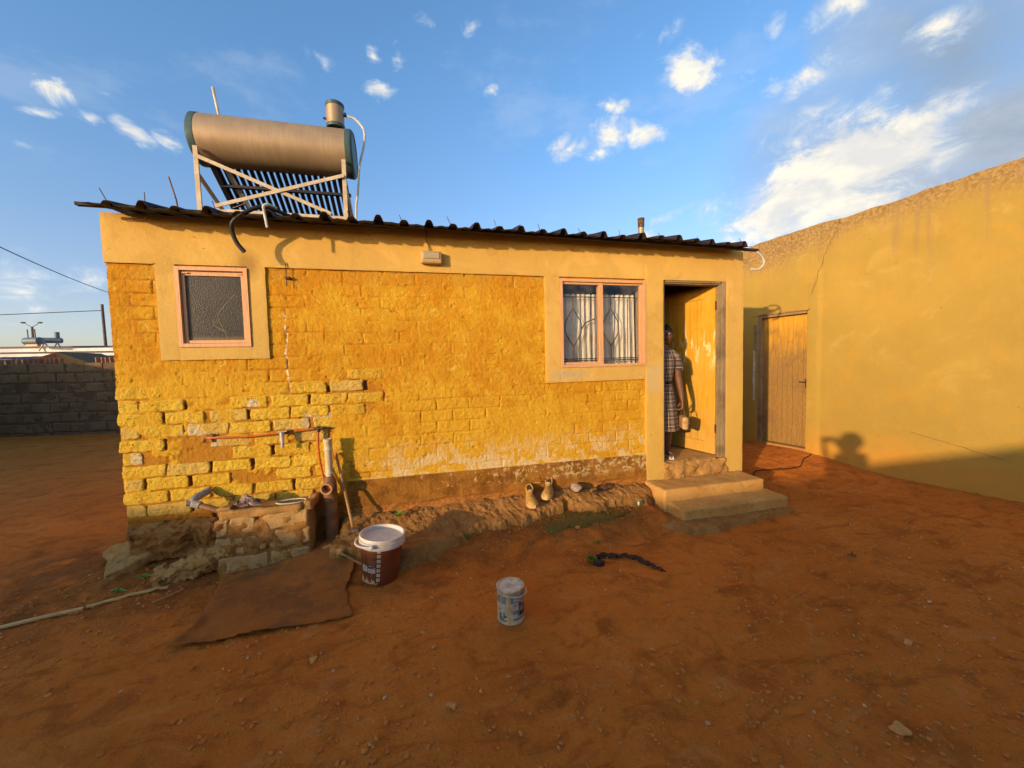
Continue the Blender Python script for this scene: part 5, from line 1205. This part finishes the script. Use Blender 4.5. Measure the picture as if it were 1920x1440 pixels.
def faceparts(hc, fd, rt, parent, hair=True):
    up = Vector((0, 0, 1)); q = lambda f, r_, u: hc+fd*f+rt*r_+up*u
    for s_ in (1, -1):
        MB().ball(q(.0735, s_*.031, .006), .0105, 10, 7).build('eye', M['eye'], parent, True); MB().ball(q(.0815, s_*.031, .006), .0052, 8, 6).build('iris', M['hair'], parent, True)
        MB().tube([q(.082, s_*.016, .028), q(.083, s_*.034, .033), q(.072, s_*.050, .027)], .0032, 5).build('eyebrow', M['hair'], parent, True)
    l = MB(); l.tube([q(.082, -.022, -.050), q(.097, -.008, -.046), q(.098, 0, -.048), q(.097, .008, -.046), q(.082, .022, -.050)], [.002, .005, .0045, .005, .002], 7); l.tube([q(.083, -.020, -.053), q(.096, 0, -.057), q(.083, .020, -.053)], [.002, .0065, .002], 7); l.build('mouth', M['lips'], parent, True)
    if hair:
        vs = []; h = MB(); n, m_ = 26, 14; rings = []
        for i in range(m_+1):
            ph = pi*.56*i/m_; rg = []
            for k in range(n):
                a = 2*pi*k/n; f_ = cos(a); cut = 1.0-.30*max(0, f_)**.6*(i/m_)
                p2 = ph*cut; r_ = .0785+.004*mn.noise(Vector((a*3, p2*6, 1)))
                rg.append(q(sin(p2)*cos(a)*.088-.006, sin(p2)*sin(a)*.083, cos(p2)*.117+.002))
            rings.append(rg)
        h.loft(rings, False); h.build('hair', M['hair'], parent, True)
faceparts(hc, fd, rt, wo)
up = Vector((0, 0, 1)); gl = MB(); q = lambda f, r_, u: hc+fd*f+rt*r_+up*u
for s_ in (1, -1): gl.tube([q(.097-abs(cos(a)*.024+.030)*.16, s_*(.030+.024*cos(a)), .004+.017*sin(a)) for a in [2*pi*k/16 for k in range(17)]], .0028, 5); gl.tube([q(.090, s_*.054, .010), q(.02, s_*.082, .012)], .0022, 5)
gl.tube([q(.095, -.007, .010), q(.095, .007, .010)], .0025, 5); gl.build('glasses', M['black'], wo, True)
def ring_el(z, a, b_, f0=0., n=36, wav=0., ph=0.):
    return [at_(f0, 0, z)+(rt*(a*cos(t))+fd*(b_*sin(t)))*(1+wav*sin(9*t+ph)) for t in [2*pi*k/n for k in range(n)]]
dr = [ring_el(.775, .195, .165, 0, 36, .055), ring_el(.95, .180, .150, 0, 36, .045), ring_el(1.12, .163, .135, 0, 36, .03), ring_el(1.24, .145, .120, 0, 36, .01), ring_el(1.315, .130, .108), ring_el(1.345, .127, .106), ring_el(1.40, .140, .115), ring_el(1.50, .155, .128, .01), ring_el(1.60, .160, .120, .008), ring_el(1.68, .158, .098), ring_el(1.725, .120, .080), ring_el(1.735, .075, .065)]
DO = MB(); DO.loft(dr, False)
for s_ in (1, -1): DO.loft([[p_+rt*0 for p_ in [at_(0, s_*.12, 1.67)+(Vector((0, 0, 1))*cos(t)+fd*sin(t))*.064 for t in [2*pi*k/16 for k in range(16)]]], [at_(-.01, s_*.185, 1.62)+((Vector((0, 0, 1))*.5+rt*s_*.5)*cos(t)+fd*sin(t))*.062 for t in [2*pi*k/16 for k in range(16)]], [at_(-.02, s_*.205, 1.47)+(rt*cos(t)+fd*sin(t))*.056 for t in [2*pi*k/16 for k in range(16)]]], False)
DO.v = [tuple(Vector(v_)-c-Vector((0, 0, FZ))) for v_ in DO.v]
dress = ob('dress', DO.mesh('dress', M['plaid'], True), wo, loc=(0, 0, 0))
bt = MB(); bt.loft([ring_el(1.312, .133, .111), ring_el(1.348, .131, .110)], False); bt.build('belt', M['black'], wo, True)
MB().ball(at_(.113, .0, 1.33), .020, 12, 6, (1, .6, 1)).build('buckle', M['buckle'], wo, True)
for s_ in (1, -1):
    f = MB(); f.tube([at_(-.06, s_*.08, .470), at_(.06, s_*.088, .470), at_(.145, s_*.093, .470)], [.030, .034, .024], 10); o = f.build('sandal_sole', M['white'], wo, True)
    MB().tube([at_(.055, s_*.088-.036, .475), at_(.065, s_*.088, .520), at_(.055, s_*.088+.036, .475)], .010, 8).build('sandal_strap', M['white'], wo, True)
hb = thing('handbag', tuple(at_(.05, .23, .85)), 'small tan handbag hanging from the hand of the woman in the doorway', 'handbag')
a = MB(); MXb = Matrix.Rotation(atan2(fd.y, fd.x), 4, 'Z'); a.rbox(tuple(at_(.06, .235, .87)), (.22, .065, .15), .02, .006, 8, 2, 10, MXb); a.build('pouch', M['bag'], hb, 60)
a = MB(); a.rbox(tuple(at_(.06, .235+.036, .90)), (.20, .012, .085), .004, .002, 6, 2, 10, MXb); a.build('flap', M['slip2'], hb, 60)
MB().tube(curve_pts([at_(-.03, .235, .94), at_(0, .228, 1.02), at_(.06, .225, 1.062), at_(.12, .228, 1.02), at_(.15, .235, .94)], 5), .006, 6).build('strap', M['slip2'], hb, True)

# the one taking the picture, behind the camera: casts the head-and-arms shadow on the right wall
f2 = Vector((sin(YAW), cos(YAW), 0)); r2 = Vector((cos(YAW), -sin(YAW), 0)); c2 = Vector((CAMP.x, CAMP.y, 0))-f2*.44
A2_ = lambda f, s_, z: c2+f2*f+r2*s_+Vector((0, 0, z)); gzc = G(c2.x, c2.y)
pp = thing('person', (c2.x, c2.y, gzc), 'standing photographer holding a phone up in front of the face', 'person')
hc2 = A2_(.02, 0, 1.60)
tb = [([A2_(0, 0, .95), A2_(0, 0, 1.15), A2_(0, 0, 1.35), A2_(0, 0, 1.45), A2_(0, 0, 1.53), hc2], [.15, .14, .15, .10, .058, .055])]
for s_ in (1, -1):
    tb.append(([A2_(0, 0, 1.40), A2_(0, s_*.17, 1.42), A2_(.06, s_*.24, 1.20), A2_(.26, s_*.14, 1.44), A2_(.33, s_*.10, 1.52)], [.07, .058, .045, .036, .026]))
    tb += hand(A2_(.335, s_*.10, 1.53), tuple(Vector((0, 0, 1))*.8-r2*s_*.5+f2*.15), tuple(-f2*1.), s_, .5, .16)
    tb.append(([A2_(0, s_*.09, .95), A2_(0, s_*.10, .52), A2_(-.02, s_*.11, gzc+.09)], [.105, .065, .045]))
    tb.append(([A2_(-.05, s_*.11, gzc+.05), A2_(.14, s_*.13, gzc+.04)], [.045, .035]))
body('body', tb, faceballs(hc2, f2, r2), .0085, M['skin'], pp); faceparts(hc2, f2, r2, pp); MB().ball(hc2+Vector((0, 0, .045))-f2*.03, .132, 16, 12, (1, 1, 1)).build('hair', M['hair'], pp, True)  # second, larger hair ball added to widen the head's cast shadow
def ring2(z, a, b_): return [A2_(0, 0, z)+r2*(a*cos(t))+f2*(b_*sin(t)) for t in [2*pi*k/28 for k in range(28)]]
MB().loft([ring2(.90, .19, .165), ring2(1.15, .18, .155), ring2(1.36, .195, .16), ring2(1.46, .16, .11), ring2(1.50, .075, .07)], False).build('shirt', M['shirt'], pp, True)
for s_ in (1, -1): MB().tube([A2_(0, s_*.09, .96), A2_(0, s_*.10, .52), A2_(-.02, s_*.11, gzc+.08)], [.118, .085, .065], 16).build('trouser_leg', M['trouser'], pp, True)
ph = thing('phone', tuple(A2_(.40, 0, 1.6)), 'black phone held up in both hands by the photographer', 'phone')
mb = MB(); mb.rbox(tuple(A2_(.415, 0, 1.59)), (.165, .009, .078), .004, 0, 4, 1, 5, Matrix.Rotation(-YAW, 4, 'Z')); mb.build('case', M['black'], ph, 50)
# ---------------------------------------------------------------- things lying in the yard
matp = [(.885, -1.185), (.93, -1.0), (.86, -.62), (.80, -.36), (1.20, -.325), (1.50, -.33), (1.76, -.40), (1.80, -.55), (1.775, -.80), (1.83, -1.02), (1.872, -1.165), (1.70, -1.19), (1.35, -1.17), (1.10, -1.20)]
def matP(a, b_):
    z = gz(a, b_)+.017+fbm(a*4, b_*4, 3, 151)*.010+.02*ss(inside_sd(a, b_, matp), .06, .0)*ss(fbm(a*3, b_*3, 2, 152), -.1, .3)
    return np.stack([a, b_, z], 1)
A = np.arange(.75, 1.95, .012); B = np.arange(-1.26, -.28, .012)
me = gridmesh('mat', A, B, matP, M['mat'], lambda a, b_: inside_sd(a, b_, matp)+fbm(a*9, b_*9, 2, 153)*.012 > .004)
mo = ob('mat', me); sdm = mo.modifiers.new('t', 'SOLIDIFY'); sdm.thickness = .009; sdm.offset = -1
tag(mo, 'flat earth-covered rubber mat lying in front of the block trough', 'mat')
for (a_, c_, w_, lb) in [((-1.9, -1.165), (.055, -.535), .030, 'long pale wooden strip on the earth at the left edge of the yard'), ((.062, -.525), (.47, -.395), .020, 'short pale wooden strip ending near the tilted concrete slab')]:
    mb = MB(); n = 14; sec = []
    for i in range(n+1):
        t = i/n; x = a_[0]+(c_[0]-a_[0])*t; y = a_[1]+(c_[1]-a_[1])*t+.008*sin(t*5); d_ = Vector((c_[0]-a_[0], c_[1]-a_[1])).normalized(); ww = w_*(.9+.2*R.random())/2
        z = G(x, y)+.022
        sec.append([(x-d_.y*ww*s_, y+d_.x*ww*s_, z+h_) for s_, h_ in ((-1, -.012), (-1, .0), (1, .0), (1, -.012))])
    tag(mb.loft(sec).build('wooden_strip', M['plank'], None), lb, 'strip')
rp = curve_pts([(3.66, -.95, 0), (3.74, -.915, 0), (3.84, -.95, 0), (3.94, -.985, 0), (4.01, -1.10, 0), (4.06, -1.27, 0)], 8)
mb = MB(); nr = len(rp)
for q_ in range(3):
    mb.tube([(p_.x+.012*sin(i*.7+q_*2.1), p_.y+.012*cos(i*.6+q_*2.1), G(p_.x, p_.y)+.020+.008*sin(i*.9+q_)) for i, p_ in enumerate(rp)], [.008+.004*abs(sin(i*.45+q_)) if i < nr-6 else .005 for i in range(nr)], 7)
tag(mb.build('twisted_rag', M['blackrag'], None, True), 'twisted strip of black rag on the earth beside a small weed', 'rag')
mb = MB(); mb.rbox((0, 0, 0), (.085, .06, .05), .02, .01, 6, 3, 14); lp = mb.build('black_lump', M['blackrag'], None, True, loc=(3.655, -1.02, G(3.655, -1.02)+.015)); tag(lp, 'small black crumpled lump at the foot of the weed', 'lump')
mb = MB(); mb.tube([(1.68, -.50, G(1.68, -.5)+.06), (1.86, -.60, G(1.86, -.6)+.03)], .009, 7); tag(mb.build('stick', M['toolwood'], None, True), 'grey stick sticking out from behind the brown pail', 'stick')
mb = MB(); mb.tube([(.60, -.47, G(.6, -.47)+.02), (.50, -.60, G(.5, -.6)+.02)], .007, 6); tag(mb.build('stick', M['toolwood'], None, True), 'short thin dark stick between the strip and the mat', 'stick')

def weed(x, y, z, n, L, label, mat='leaf', flower=False, upr=.6):
    t = thing('weed', (x, y, z), label, 'weed')
    for k in range(n):
        a = k*2.4+R.uniform(-.3, .3); el = upr*R.uniform(.5, 1.3); l = L*R.uniform(.6, 1.1); w = l*.26
        d = Vector((cos(a)*cos(el), sin(a)*cos(el), sin(el))); s_ = Vector((-sin(a), cos(a), 0)); mb = MB(); vs = []
        for i, (t_, wf) in enumerate([(0, .15), (.25, .7), (.5, 1), (.75, .75), (1, .05)]):
            p_ = Vector((x, y, z+.008*k*.4))+d*l*t_-Vector((0, 0, .35*l*t_*t_)); vs += [p_-s_*w*wf/1.2+Vector((0, 0, w*.3*wf)), p_, p_+s_*w*wf/1.2+Vector((0, 0, w*.3*wf))]
        mb.add(vs, [(3*i+j, 3*i+j+1, 3*i+j+4, 3*i+j+3) for i in range(4) for j in (0, 1)]); mb.build('leaf', M[mat], t, True)
    MB().tube([(x, y, z-.01), (x+.004, y, z+.02+.01*n*.4)], .004, 5).build('stem', M[mat], t)
    if flower: MB().ball((x-.01, y-.02, z+.03), .012, 8, 6, (1, 1, 1.8)).build('flower', M['petal'], t, True)
weed(3.61, -.975, G(3.61, -.975), 15, .075, 'bushy green weed growing beside the black rag', 'leaf', False, .8)
weed(3.81, -.69, G(3.81, -.69), 6, .05, 'small weed alone on the earth, behind the weed by the rag')
weed(2.28, -.50, G(2.28, -.52)+.0, 9, .09, 'low flat weed on the ground right of the brown pail', 'leaf', False, .35)
weed(2.70, -.44, G(2.7, -.44)+.0, 8, .07, 'weed in the gutter under the edge of the mortar strip', 'leaf', False, .5)
weed(2.12, -.17, .235, 9, .085, 'bright green weed growing behind the brown pail at the wall', 'leaf2', False, .7)
weed(4.42, -.36, G(4.42, -.36)+.03, 7, .07, 'weed with one white flower just left of the steps', 'leaf2', True, .7)
weed(1.71, -.50, G(1.71, -.5)+.01, 8, .08, 'dark weed squeezed between the trough and the brown pail', 'leaf', False, .6)
weed(.12, -.34, G(.12, -.34), 5, .07, 'small pale weed left of the pair in the gutter below the concrete slab', 'leaf2', False, .5)
weed(.25, -.26, G(.25, -.26)+.02, 5, .09, 'bright weed with broad leaves between the two concrete slabs', 'leaf2', False, .6)
weed(5.64, -1.46, G(5.64, -1.46), 5, .05, 'tiny dry weed alone on the open earth right of the steps', 'slip2', False, .4)
# moss and fine growth under the mortar strip
mp = [(3.30, -.44), (3.55, -.36), (3.75, -.26), (4.0, -.36), (4.3, -.33), (4.42, -.42), (4.1, -.50), (3.8, -.52), (3.5, -.55)]
def mossP(a, b_): return np.stack([a, b_, gz(a, b_)-.004+.02*ss(inside_sd(a, b_, mp)+fbm(a*9, b_*9, 3, 161)*.06, -.01, .06)+fbm(a*40, b_*40, 2, 162)*.010], 1)
me = gridmesh('moss', np.arange(3.2, 4.5, .012), np.arange(-.62, -.2, .012), mossP, M['moss'], lambda a, b_: inside_sd(a, b_, mp)+fbm(a*7, b_*11, 4, 163)*.30 > .035)
tag(ob('moss', me), 'dark green moss on the damp earth below the mortar strip', 'moss', kind='stuff')
gb = MB()
for k in range(420):
    x = R.uniform(3.25, 4.45); y = -.44+R.gauss(0, .06)+(.08 if x > 3.6 else 0); z = G(x, y)+.005; a = R.uniform(0, 6.28); h = R.uniform(.008, .026); dx_, dy_ = cos(a)*.0025, sin(a)*.0025
    gb.add([(x-dx_, y-dy_, z), (x+dx_, y+dy_, z), (x+R.uniform(-.01, .01), y+R.uniform(-.01, .01), z+h)], [(0, 1, 2)])
tag(gb.build('fine_grass', M['leaf'], None), 'thin tufts of grass on the mossy patch', 'grass', kind='stuff')
# pebbles and crumbs
pbm = [None]*4
def pebbles(name, n, smin, smax, mat, label, seed, f=None):
    rr = np.random.RandomState(seed); V = []; F = []; base = MB(); base.rbox((0, 0, 0), (1, .8, .55), .25, .07, 2, seed, 1.5); bv = np.array([tuple(q_) for q_ in base.v]); bf = np.array(base.f)
    X = rr.uniform(-3, 8.2, n); Y = -rr.uniform(0, 1, n)**.8*3.6+.2
    if f is not None: X, Y = f(rr, n)
    dens = vn(X*1.3+seed, Y*1.3, 171); keep = dens+rr.uniform(0, .5, n) > .55; X = X[keep]; Y = Y[keep]; n = len(X)
    keep = ~((Y > -.85) & (X > 4.5) & (X < 6.1)) & ~((X > .8) & (X < 1.85) & (Y > -1.2) & (Y < -.3) & (rr.uniform(0, 1, n) > .1)) & (Y < -.05); X = X[keep]; Y = Y[keep]; n = len(X)
    S = smin+(smax-smin)*rr.uniform(0, 1, n)**4; A_ = rr.uniform(0, 6.28, n); Z = gz(X, Y)+crumb(X, Y)
    ca, sa = np.cos(A_)[:, None], np.sin(A_)[:, None]; sx_ = S[:, None]*rr.uniform(.7, 1.3, (n, 1)); sy_ = S[:, None]*rr.uniform(.6, 1.1, (n, 1))
    px = bv[None, :, 0]*sx_; py = bv[None, :, 1]*sy_; pz = bv[None, :, 2]*S[:, None]*rr.uniform(.6, 1.1, (n, 1))
    V = np.stack([X[:, None]+px*ca-py*sa, Y[:, None]+px*sa+py*ca, Z[:, None]+pz+S[:, None]*.12], 2).reshape(-1, 3)
    F = (bf[None]+np.arange(n)[:, None, None]*len(bv)).reshape(-1, 4)
    return tag(ob(name, npmesh(name, V, F, mat, True)), label, 'gravel', kind='stuff')
M['peb1'] = plain('earth_crumb', (.58, .21, .045), (.46, .14, .02), 30., .95, use=pos); M['peb2'] = plain('pale_pebble', (.60, .36, .17), (.46, .2, .07), 12., .85, use=pos)
M['peb3'] = mat_stone('tan_clod', (.54, .24, .065), (.60, .29, .08), (.38, .13, .03), 30., .004)
pebbles('earth_crumbs', 30000, .004, .026, M['peb1'], 'crumbs of red earth scattered over the yard', 1)
pebbles('pale_pebbles', 2600, .003, .022, M['peb2'], 'small pale pebbles scattered over the yard', 2)
def near(rr, n): return rr.uniform(-.6, 4.5, n), -.30-np.abs(rr.normal(0, .16, n))
pebbles('rubble', 900, .006, .035, M['apron'], 'mortar crumbs along the foot of the house', 3, near)
for (x, y, s, lb) in [(1.723, -1.492, .045, 'pale stone on the earth just in front of the mat'), (2.30, -1.44, .030, 'small pale stone left of the paint can'), (2.417, -2.0, .055, 'flattish tan stone in the foreground below the paint can'), (3.529, -1.922, .032, 'small pinkish stone on bare earth right of and below the paint can'),
                      (3.70, -.50, .045, 'brown stone between the moss and the small weed'), (3.99, -.97, .030, 'pale chip beside the far end of the black rag'), (4.922, -2.234, .045, 'tan clod in the right foreground'), (.464, -1.353, .035, 'stone left of the corner of the mat'), (2.36, -1.60, .03, 'oval stone nearest the paint can on its left'), (4.257, -2.6, .06, 'largest tan clod at the bottom right of the yard')]:
    mb = MB(); s *= .66; mb.rbox((0, 0, 0), (s*1.5, s*1.05, s*.6), s*.28, s*.22, 7, int(x*90), .5/s)
    o = mb.build('stone', M['peb3'], None, 60, loc=(x, y, G(x, y)+s*.14)); o.rotation_euler = (R.uniform(-.2, .2), R.uniform(-.2, .2), R.uniform(0, 3)); tag(o, lb, 'stone')

# ---------------------------------------------------------------- background
cx_, cy_ = CAMP.x, CAMP.y
def bgp(rx_, dist, rz_=0.): return (cx_+rx_*dist, cy_+dist, 1.6+rz_*dist)
bw = thing('block_wall', (-6.5, 8.9, 0), 'rough dark block wall with open brick coping behind the left yard', 'wall')
W0, W1 = Vector((-13.0, 10.2)), Vector((-1.5, 7.92)); wd_ = (W1-W0).normalized(); wn_ = Vector((wd_.y, -wd_.x)); WL = (W1-W0).length
def WT(s, v, z): return (W0.x+wd_.x*s+wn_.x*v, W0.y+wd_.y*s+wn_.y*v, z)
mb = MB(WT); mb.box(0, WL, -.13, .008, -.3, 1.86); mb.build('wall_mortar', M['mortar_far'], bw)
blk = []
for s_ in range(5):
    q_ = MB(); q_.rbox((0, 0, 0), (.455, .07, .236), .02, .014, 7, s_*3+1, 4); blk.append(q_.mesh('block', M['farblock'], 60))
ang = atan2(wd_.y, wd_.x); nb_ = 0
for r in range(8):
    z = -.02+.262*r-.10+.05
    k = 0; s = 3.2-(r % 2)*.235
    while s < WL and nb_ < 290:
        p_ = WT(s, -.015+R.uniform(-.012, .012), z); o = ob('block', R.choice(blk), bw, loc=(p_[0]+6.5, p_[1]-8.9, p_[2]+R.uniform(-.012, .012))); o.rotation_euler = (0, R.uniform(-.02, .02), ang+R.uniform(-.02, .02)); s += .47; nb_ += 1
cb = MB(); cb.rbox((0, 0, 0), (.035, .10, .155), .006, .006, 4, 3, 12); cbm = cb.mesh('coping_brick', M['farbrick'], 60)
s = 3.4
while s < 9.9:
    if not (6.35 < s < 7.15):
        p_ = WT(s, -.06, 1.945+R.uniform(-.008, .008)); o = ob('coping_brick', cbm, bw, loc=(p_[0]+6.5, p_[1]-8.9, p_[2])); o.rotation_euler = (R.uniform(-.06, .06), R.uniform(-.1, .1), ang+R.uniform(-.3, .3))
    s += R.choice((.10, .12, .13, .16))
# brick gable peeping over the wall
gs = thing('brick_gable', bgp(-.725, 17), 'small orange brick gable end peeping over the dark block wall', 'gable')
gx, gy, gz_ = bgp(-.722, 17, .046)
mb = MB(); mb.add([(gx-.75, gy-.3, 1.6), (gx-.75, gy-.3, gz_-.33), (gx, gy, gz_), (gx, gy, 1.6), (gx+.05, gy+2, gz_)], [(0, 3, 2, 1)]); mb.add([(gx-.75, gy+2, 0), (gx-.75, gy-.3, 0), (gx-.75, gy-.3, gz_-.35), (gx, gy, gz_-.02), (gx, gy, 0), (gx-.75, gy+2, gz_-.35), (gx, gy+2, gz_-.02)], [(1, 4, 3, 2), (0, 1, 2, 5), (5, 2, 3, 6)]); mb.build('brick_face', M['farbrick'], gs)
mb = MB(); mb.add([(gx+.001, gy, 0), (gx+1.0, gy+.35, 0), (gx+.85, gy+.30, gz_-.45), (gx+.001, gy, gz_+.01), (gx+.001, gy+2, gz_+.01), (gx+.9, gy+2, gz_-.45)], [(0, 1, 2, 3), (3, 2, 5, 4)]); mb.build('shaded_face', M['farblock'], gs)  # darker block material puts the shade of the right side into its colour
ts = thing('tin_shed', bgp(-.80, 19), 'dark shed with wavy tin roof behind the coping at far left', 'shed')
def tinP(a, b_): return np.stack([a, b_, 2.22+(b_-15)*.06+.015*np.sin(a*9)+fbm(a*.9, b_*.5, 3, 181)*.22], 1)
ob('roof', gridmesh('roof', np.linspace(-17, -10.9, 160), np.linspace(14.8, 18, 8), tinP, M['fartin']), ts); MB().box(-17, -11.1, 15, 17.8, 0, 2.05).build('wall', M['farblock'], ts)
# long pale roofed building
lb_ = thing('long_house', bgp(-.7, 34), 'long far building with pale flat roof edge and olive wall', 'house')
MB().box(-31, 9, 30.4, 38, 0, 2.85).build('wall', M['farwall'], lb_)
MB().box(-31.3, 9.3, 30.0, 38.3, 3.18, 3.42).build('roof_edge', M['farroof'], lb_); MB().box(-31.2, 9.2, 30.1, 38.2, 3.0, 3.17).build('gutter', M['fartin'], lb_); MB().box(-31.3, 9.3, 29.95, 30.09, 2.86, 3.05).build('fascia', M['farroof'], lb_)  # dark gutter box stands in for the shadow line under the roof edge
MB().box(-31, 9, 31, 38, 3.425, 3.62).build('roof', M['fartin'], lb_)
for kx in (-25.5, -22.0, -19.5): MB().box(kx, kx+.9, 30.36, 30.398, 1.2, 2.1).build('window', M['bar'], lb_)
def far_geyser(x, y, z, L, rad, rz, label, frame):
    t = thing('rooftop_tank', (x, y, z), label, 'water heater')
    MX = Matrix.Translation((x, y, z)) @ Matrix.Rotation(rz, 4, 'Z'); T = lambda a, b_, c: tuple(MX @ Vector((a, b_, c)))
    MB(T).lathe([(.001, -L/2-.08), (rad*.7, -L/2-.06), (rad, -L/2), (rad, L/2), (rad*.7, L/2+.06), (.001, L/2+.08)], (0, 0, 0), 20, 'X').build('tank', M['geyser'], t, True)
    if frame:
        for sx_ in (-.3, .32):
            MB(T).bar((sx_*L, -.1, -rad*.8), (sx_*L-.25, -.3, -rad-.55), .06, .06).build('leg', M['rack'], t); MB(T).bar((sx_*L, -.1, -rad*.8), (sx_*L+.25, -.2, -rad-.55), .06, .06).build('leg', M['rack'], t)
        MB(T).tube([(L*.3, 0, rad*.9), (L*.3, 0, rad+.40)], .13, 12).build('feed_tank', M['geyser'], t, True)
    else:
        for sx_ in (-.32, .2): MB(T).tube([(sx_*L, 0, rad*.9), (sx_*L-.02, 0, rad+.55)], .03, 6).build('vent_pipe', M['pole'], t)
        MB(T).box(-L*.4, L*.4, -.1, .1, -rad-.1, -rad*.8).build('cradle', M['rack'], t)
x, y, z = bgp(-.758, 33, .0690); far_geyser(x, y, z, 1.05, .25, radians(-18), 'left one of two far grey roof tanks, with two thin vent pipes', False)
x, y, z = bgp(-.728, 34, .0700); far_geyser(x, y, z, .95, .19, radians(20), 'right one of two far grey roof tanks, raised on a cream rack', True)
# poles and wires
up_ = thing('utility_pole', bgp(-.638, 35), 'dark wooden utility pole standing beyond the block wall at the house corner', 'pole')
px, py, pz = bgp(-.638, 35, .145); MB().tube([(px+.05, py, 0), (px, py, pz)], [.10, .085], 10).build('shaft', M['pole'], up_, True)
MB().tube([(px-.9, py+.2, pz-1.2), (px-.35, py+.1, pz-.6), (px-.12, py, pz-.3)], .012, 4).build('stay_wire', M['cable'], up_) if False else None
MB().box(px-.9, px+.6, py-.3, py-.2, 3.12, 3.40).build('sign_board', M['farroof'], up_)
tag(MB().tube([(px, py, pz-.45)]+[(px-k*8, py+k*1.5, pz-.45-.25*k+.022*k*k) for k in range(1, 9)], .028, 5).build('power_line', M['cable'], None, True), 'thin nearly level wire running left from the top of the utility pole', 'wire')
a_ = Vector(bgp(-.796, 12, .256)); c_ = Vector(bgp(-.628, 20, .171)); d_ = c_-a_
tag(MB().tube([a_+d_*t+Vector((0, 0, .22*((t-.5)**2-.25))) for t in [-.8+.1*i for i in range(27)]], .012, 5).build('power_line', M['cable'], None, True), 'thicker wire sloping down from the left edge of the picture behind the house', 'wire')
lx_, ly_, lz_ = bgp(-.7575, 62, .098); sl_ = thing('street_lamp', (lx_, ly_, 0), 'tall two-armed street lamp far away behind the left roof tank', 'street lamp')
MB().tube([(lx_, ly_, 0), (lx_, ly_, lz_)], [.14, .11], 8).build('mast', M['pole'], sl_, True)
for s_ in (-1, 1):
    MB().tube([(lx_, ly_, lz_-.05), (lx_+s_*.45, ly_, lz_+.25), (lx_+s_*.65, ly_, lz_+.40)], .035, 5).build('arm', M['pole'], sl_, True)
    MB().ball((lx_+s_*.85, ly_, lz_+.52), .3, 10, 6, (.95, .5, .35)).build('lamp_head', M['pole'], sl_, True)
# far hills and hazy township roofs
def hillP(a, b_): 
    d = b_; zz = (26+6*fbm(a*5, a*0, 3, 191))*ss(d, 380, 700)-2+(fbm(a*30, d*.01, 3, 192))*2
    return np.stack([cx_+d*np.sin(a), cy_+d*np.cos(a), zz], 1)
tag(ob('hills', gridmesh('hills', np.linspace(-2.2, 2.2, 220), np.linspace(360, 900, 12), hillP, M['hill'])), 'low brown hills on the horizon', kind='structure')

# unseen neighbours added outside the frame, sized so their shade falls on the yard
yw = thing('yard_wall', (3, -7.6, 0), 'plain unseen yard wall behind the photographer, shaped to shade the yard', 'wall')
yw['label'] = 'long low unseen yard wall behind the photographer, shaped to shade the yard'
for a_, c_, h0, h1 in ((-9.2, -3.2, 2.12, 2.12), (-3.1999, .2, 2.12, 2.36), (.2001, 16, 2.36, 2.40)):  # top rises to the right to lift the shade edge it casts
    MB().add([(x, y, z) for x, h in ((a_, h0), (c_, h1)) for y in (-7.75, -7.55) for z in (-.3, h)], [(0, 1, 3, 2), (4, 6, 7, 5), (0, 4, 5, 1), (2, 3, 7, 6), (0, 2, 6, 4), (1, 5, 7, 3)]).build('wall', M['neigh'], yw)
    MB().add([(x, y, z) for x, h in ((a_, h0), (c_, h1)) for y in (-7.80, -7.50) for z in (h+.001, h+.05)], [(0, 1, 3, 2), (4, 6, 7, 5), (0, 4, 5, 1), (2, 3, 7, 6), (0, 2, 6, 4), (1, 5, 7, 3)]).build('coping', M['conc'], yw)
nh = thing('shade_shed', (-12, -8.5, 0), 'unseen plastered shed added at the left end of the yard wall for its shade', 'shed')  # added out of view to raise the shade on the lower left house wall
def tri(mb): 
    mb.add([(-16, -7.6, 0), (-9.21, -7.6, 0), (-9.21, -7.6, 2.45), (-16, -7.6, 3.3), (-16, -11, 0), (-9.21, -11, 0), (-9.21, -11, 2.45), (-16, -11, 3.3)], [(0, 1, 2, 3), (4, 7, 6, 5), (0, 3, 7, 4), (1, 5, 6, 2)]); return mb
tri(MB()).build('wall', M['neigh'], nh); MB().add([(-16.1, -7.45, 3.36), (-9.1, -7.45, 2.47), (-9.1, -11.2, 2.47), (-16.1, -11.2, 3.36), (-16.1, -7.45, 3.31), (-9.1, -7.45, 2.43), (-9.1, -11.2, 2.43), (-16.1, -11.2, 3.31)], [(0, 1, 2, 3), (4, 7, 6, 5), (0, 4, 5, 1), (1, 5, 6, 2), (2, 6, 7, 3), (3, 7, 4, 0)]).build('roof', M['roof'], nh)
n2_ = thing('shade_house', (-14, 2, 0), 'unseen plastered house added beyond the left side of the yard for its shade', 'house')  # added out of view to shade the block wall and the left yard
MB().box(-18, -10.5, -6.6, 9.6, 0, 2.62).build('wall', M['neigh'], n2_); MB().box(-18.3, -10.2, -6.8, 9.8, 2.621, 2.70).build('roof', M['roof'], n2_)
MB().box(-10.4999, -10.44, .0, 1.0, .1, 2.1).build('door', M['jamb'], n2_); MB().box(-10.4999, -10.45, 3.5, 5.0, 1.1, 2.2).build('window', M['obscure'], n2_)
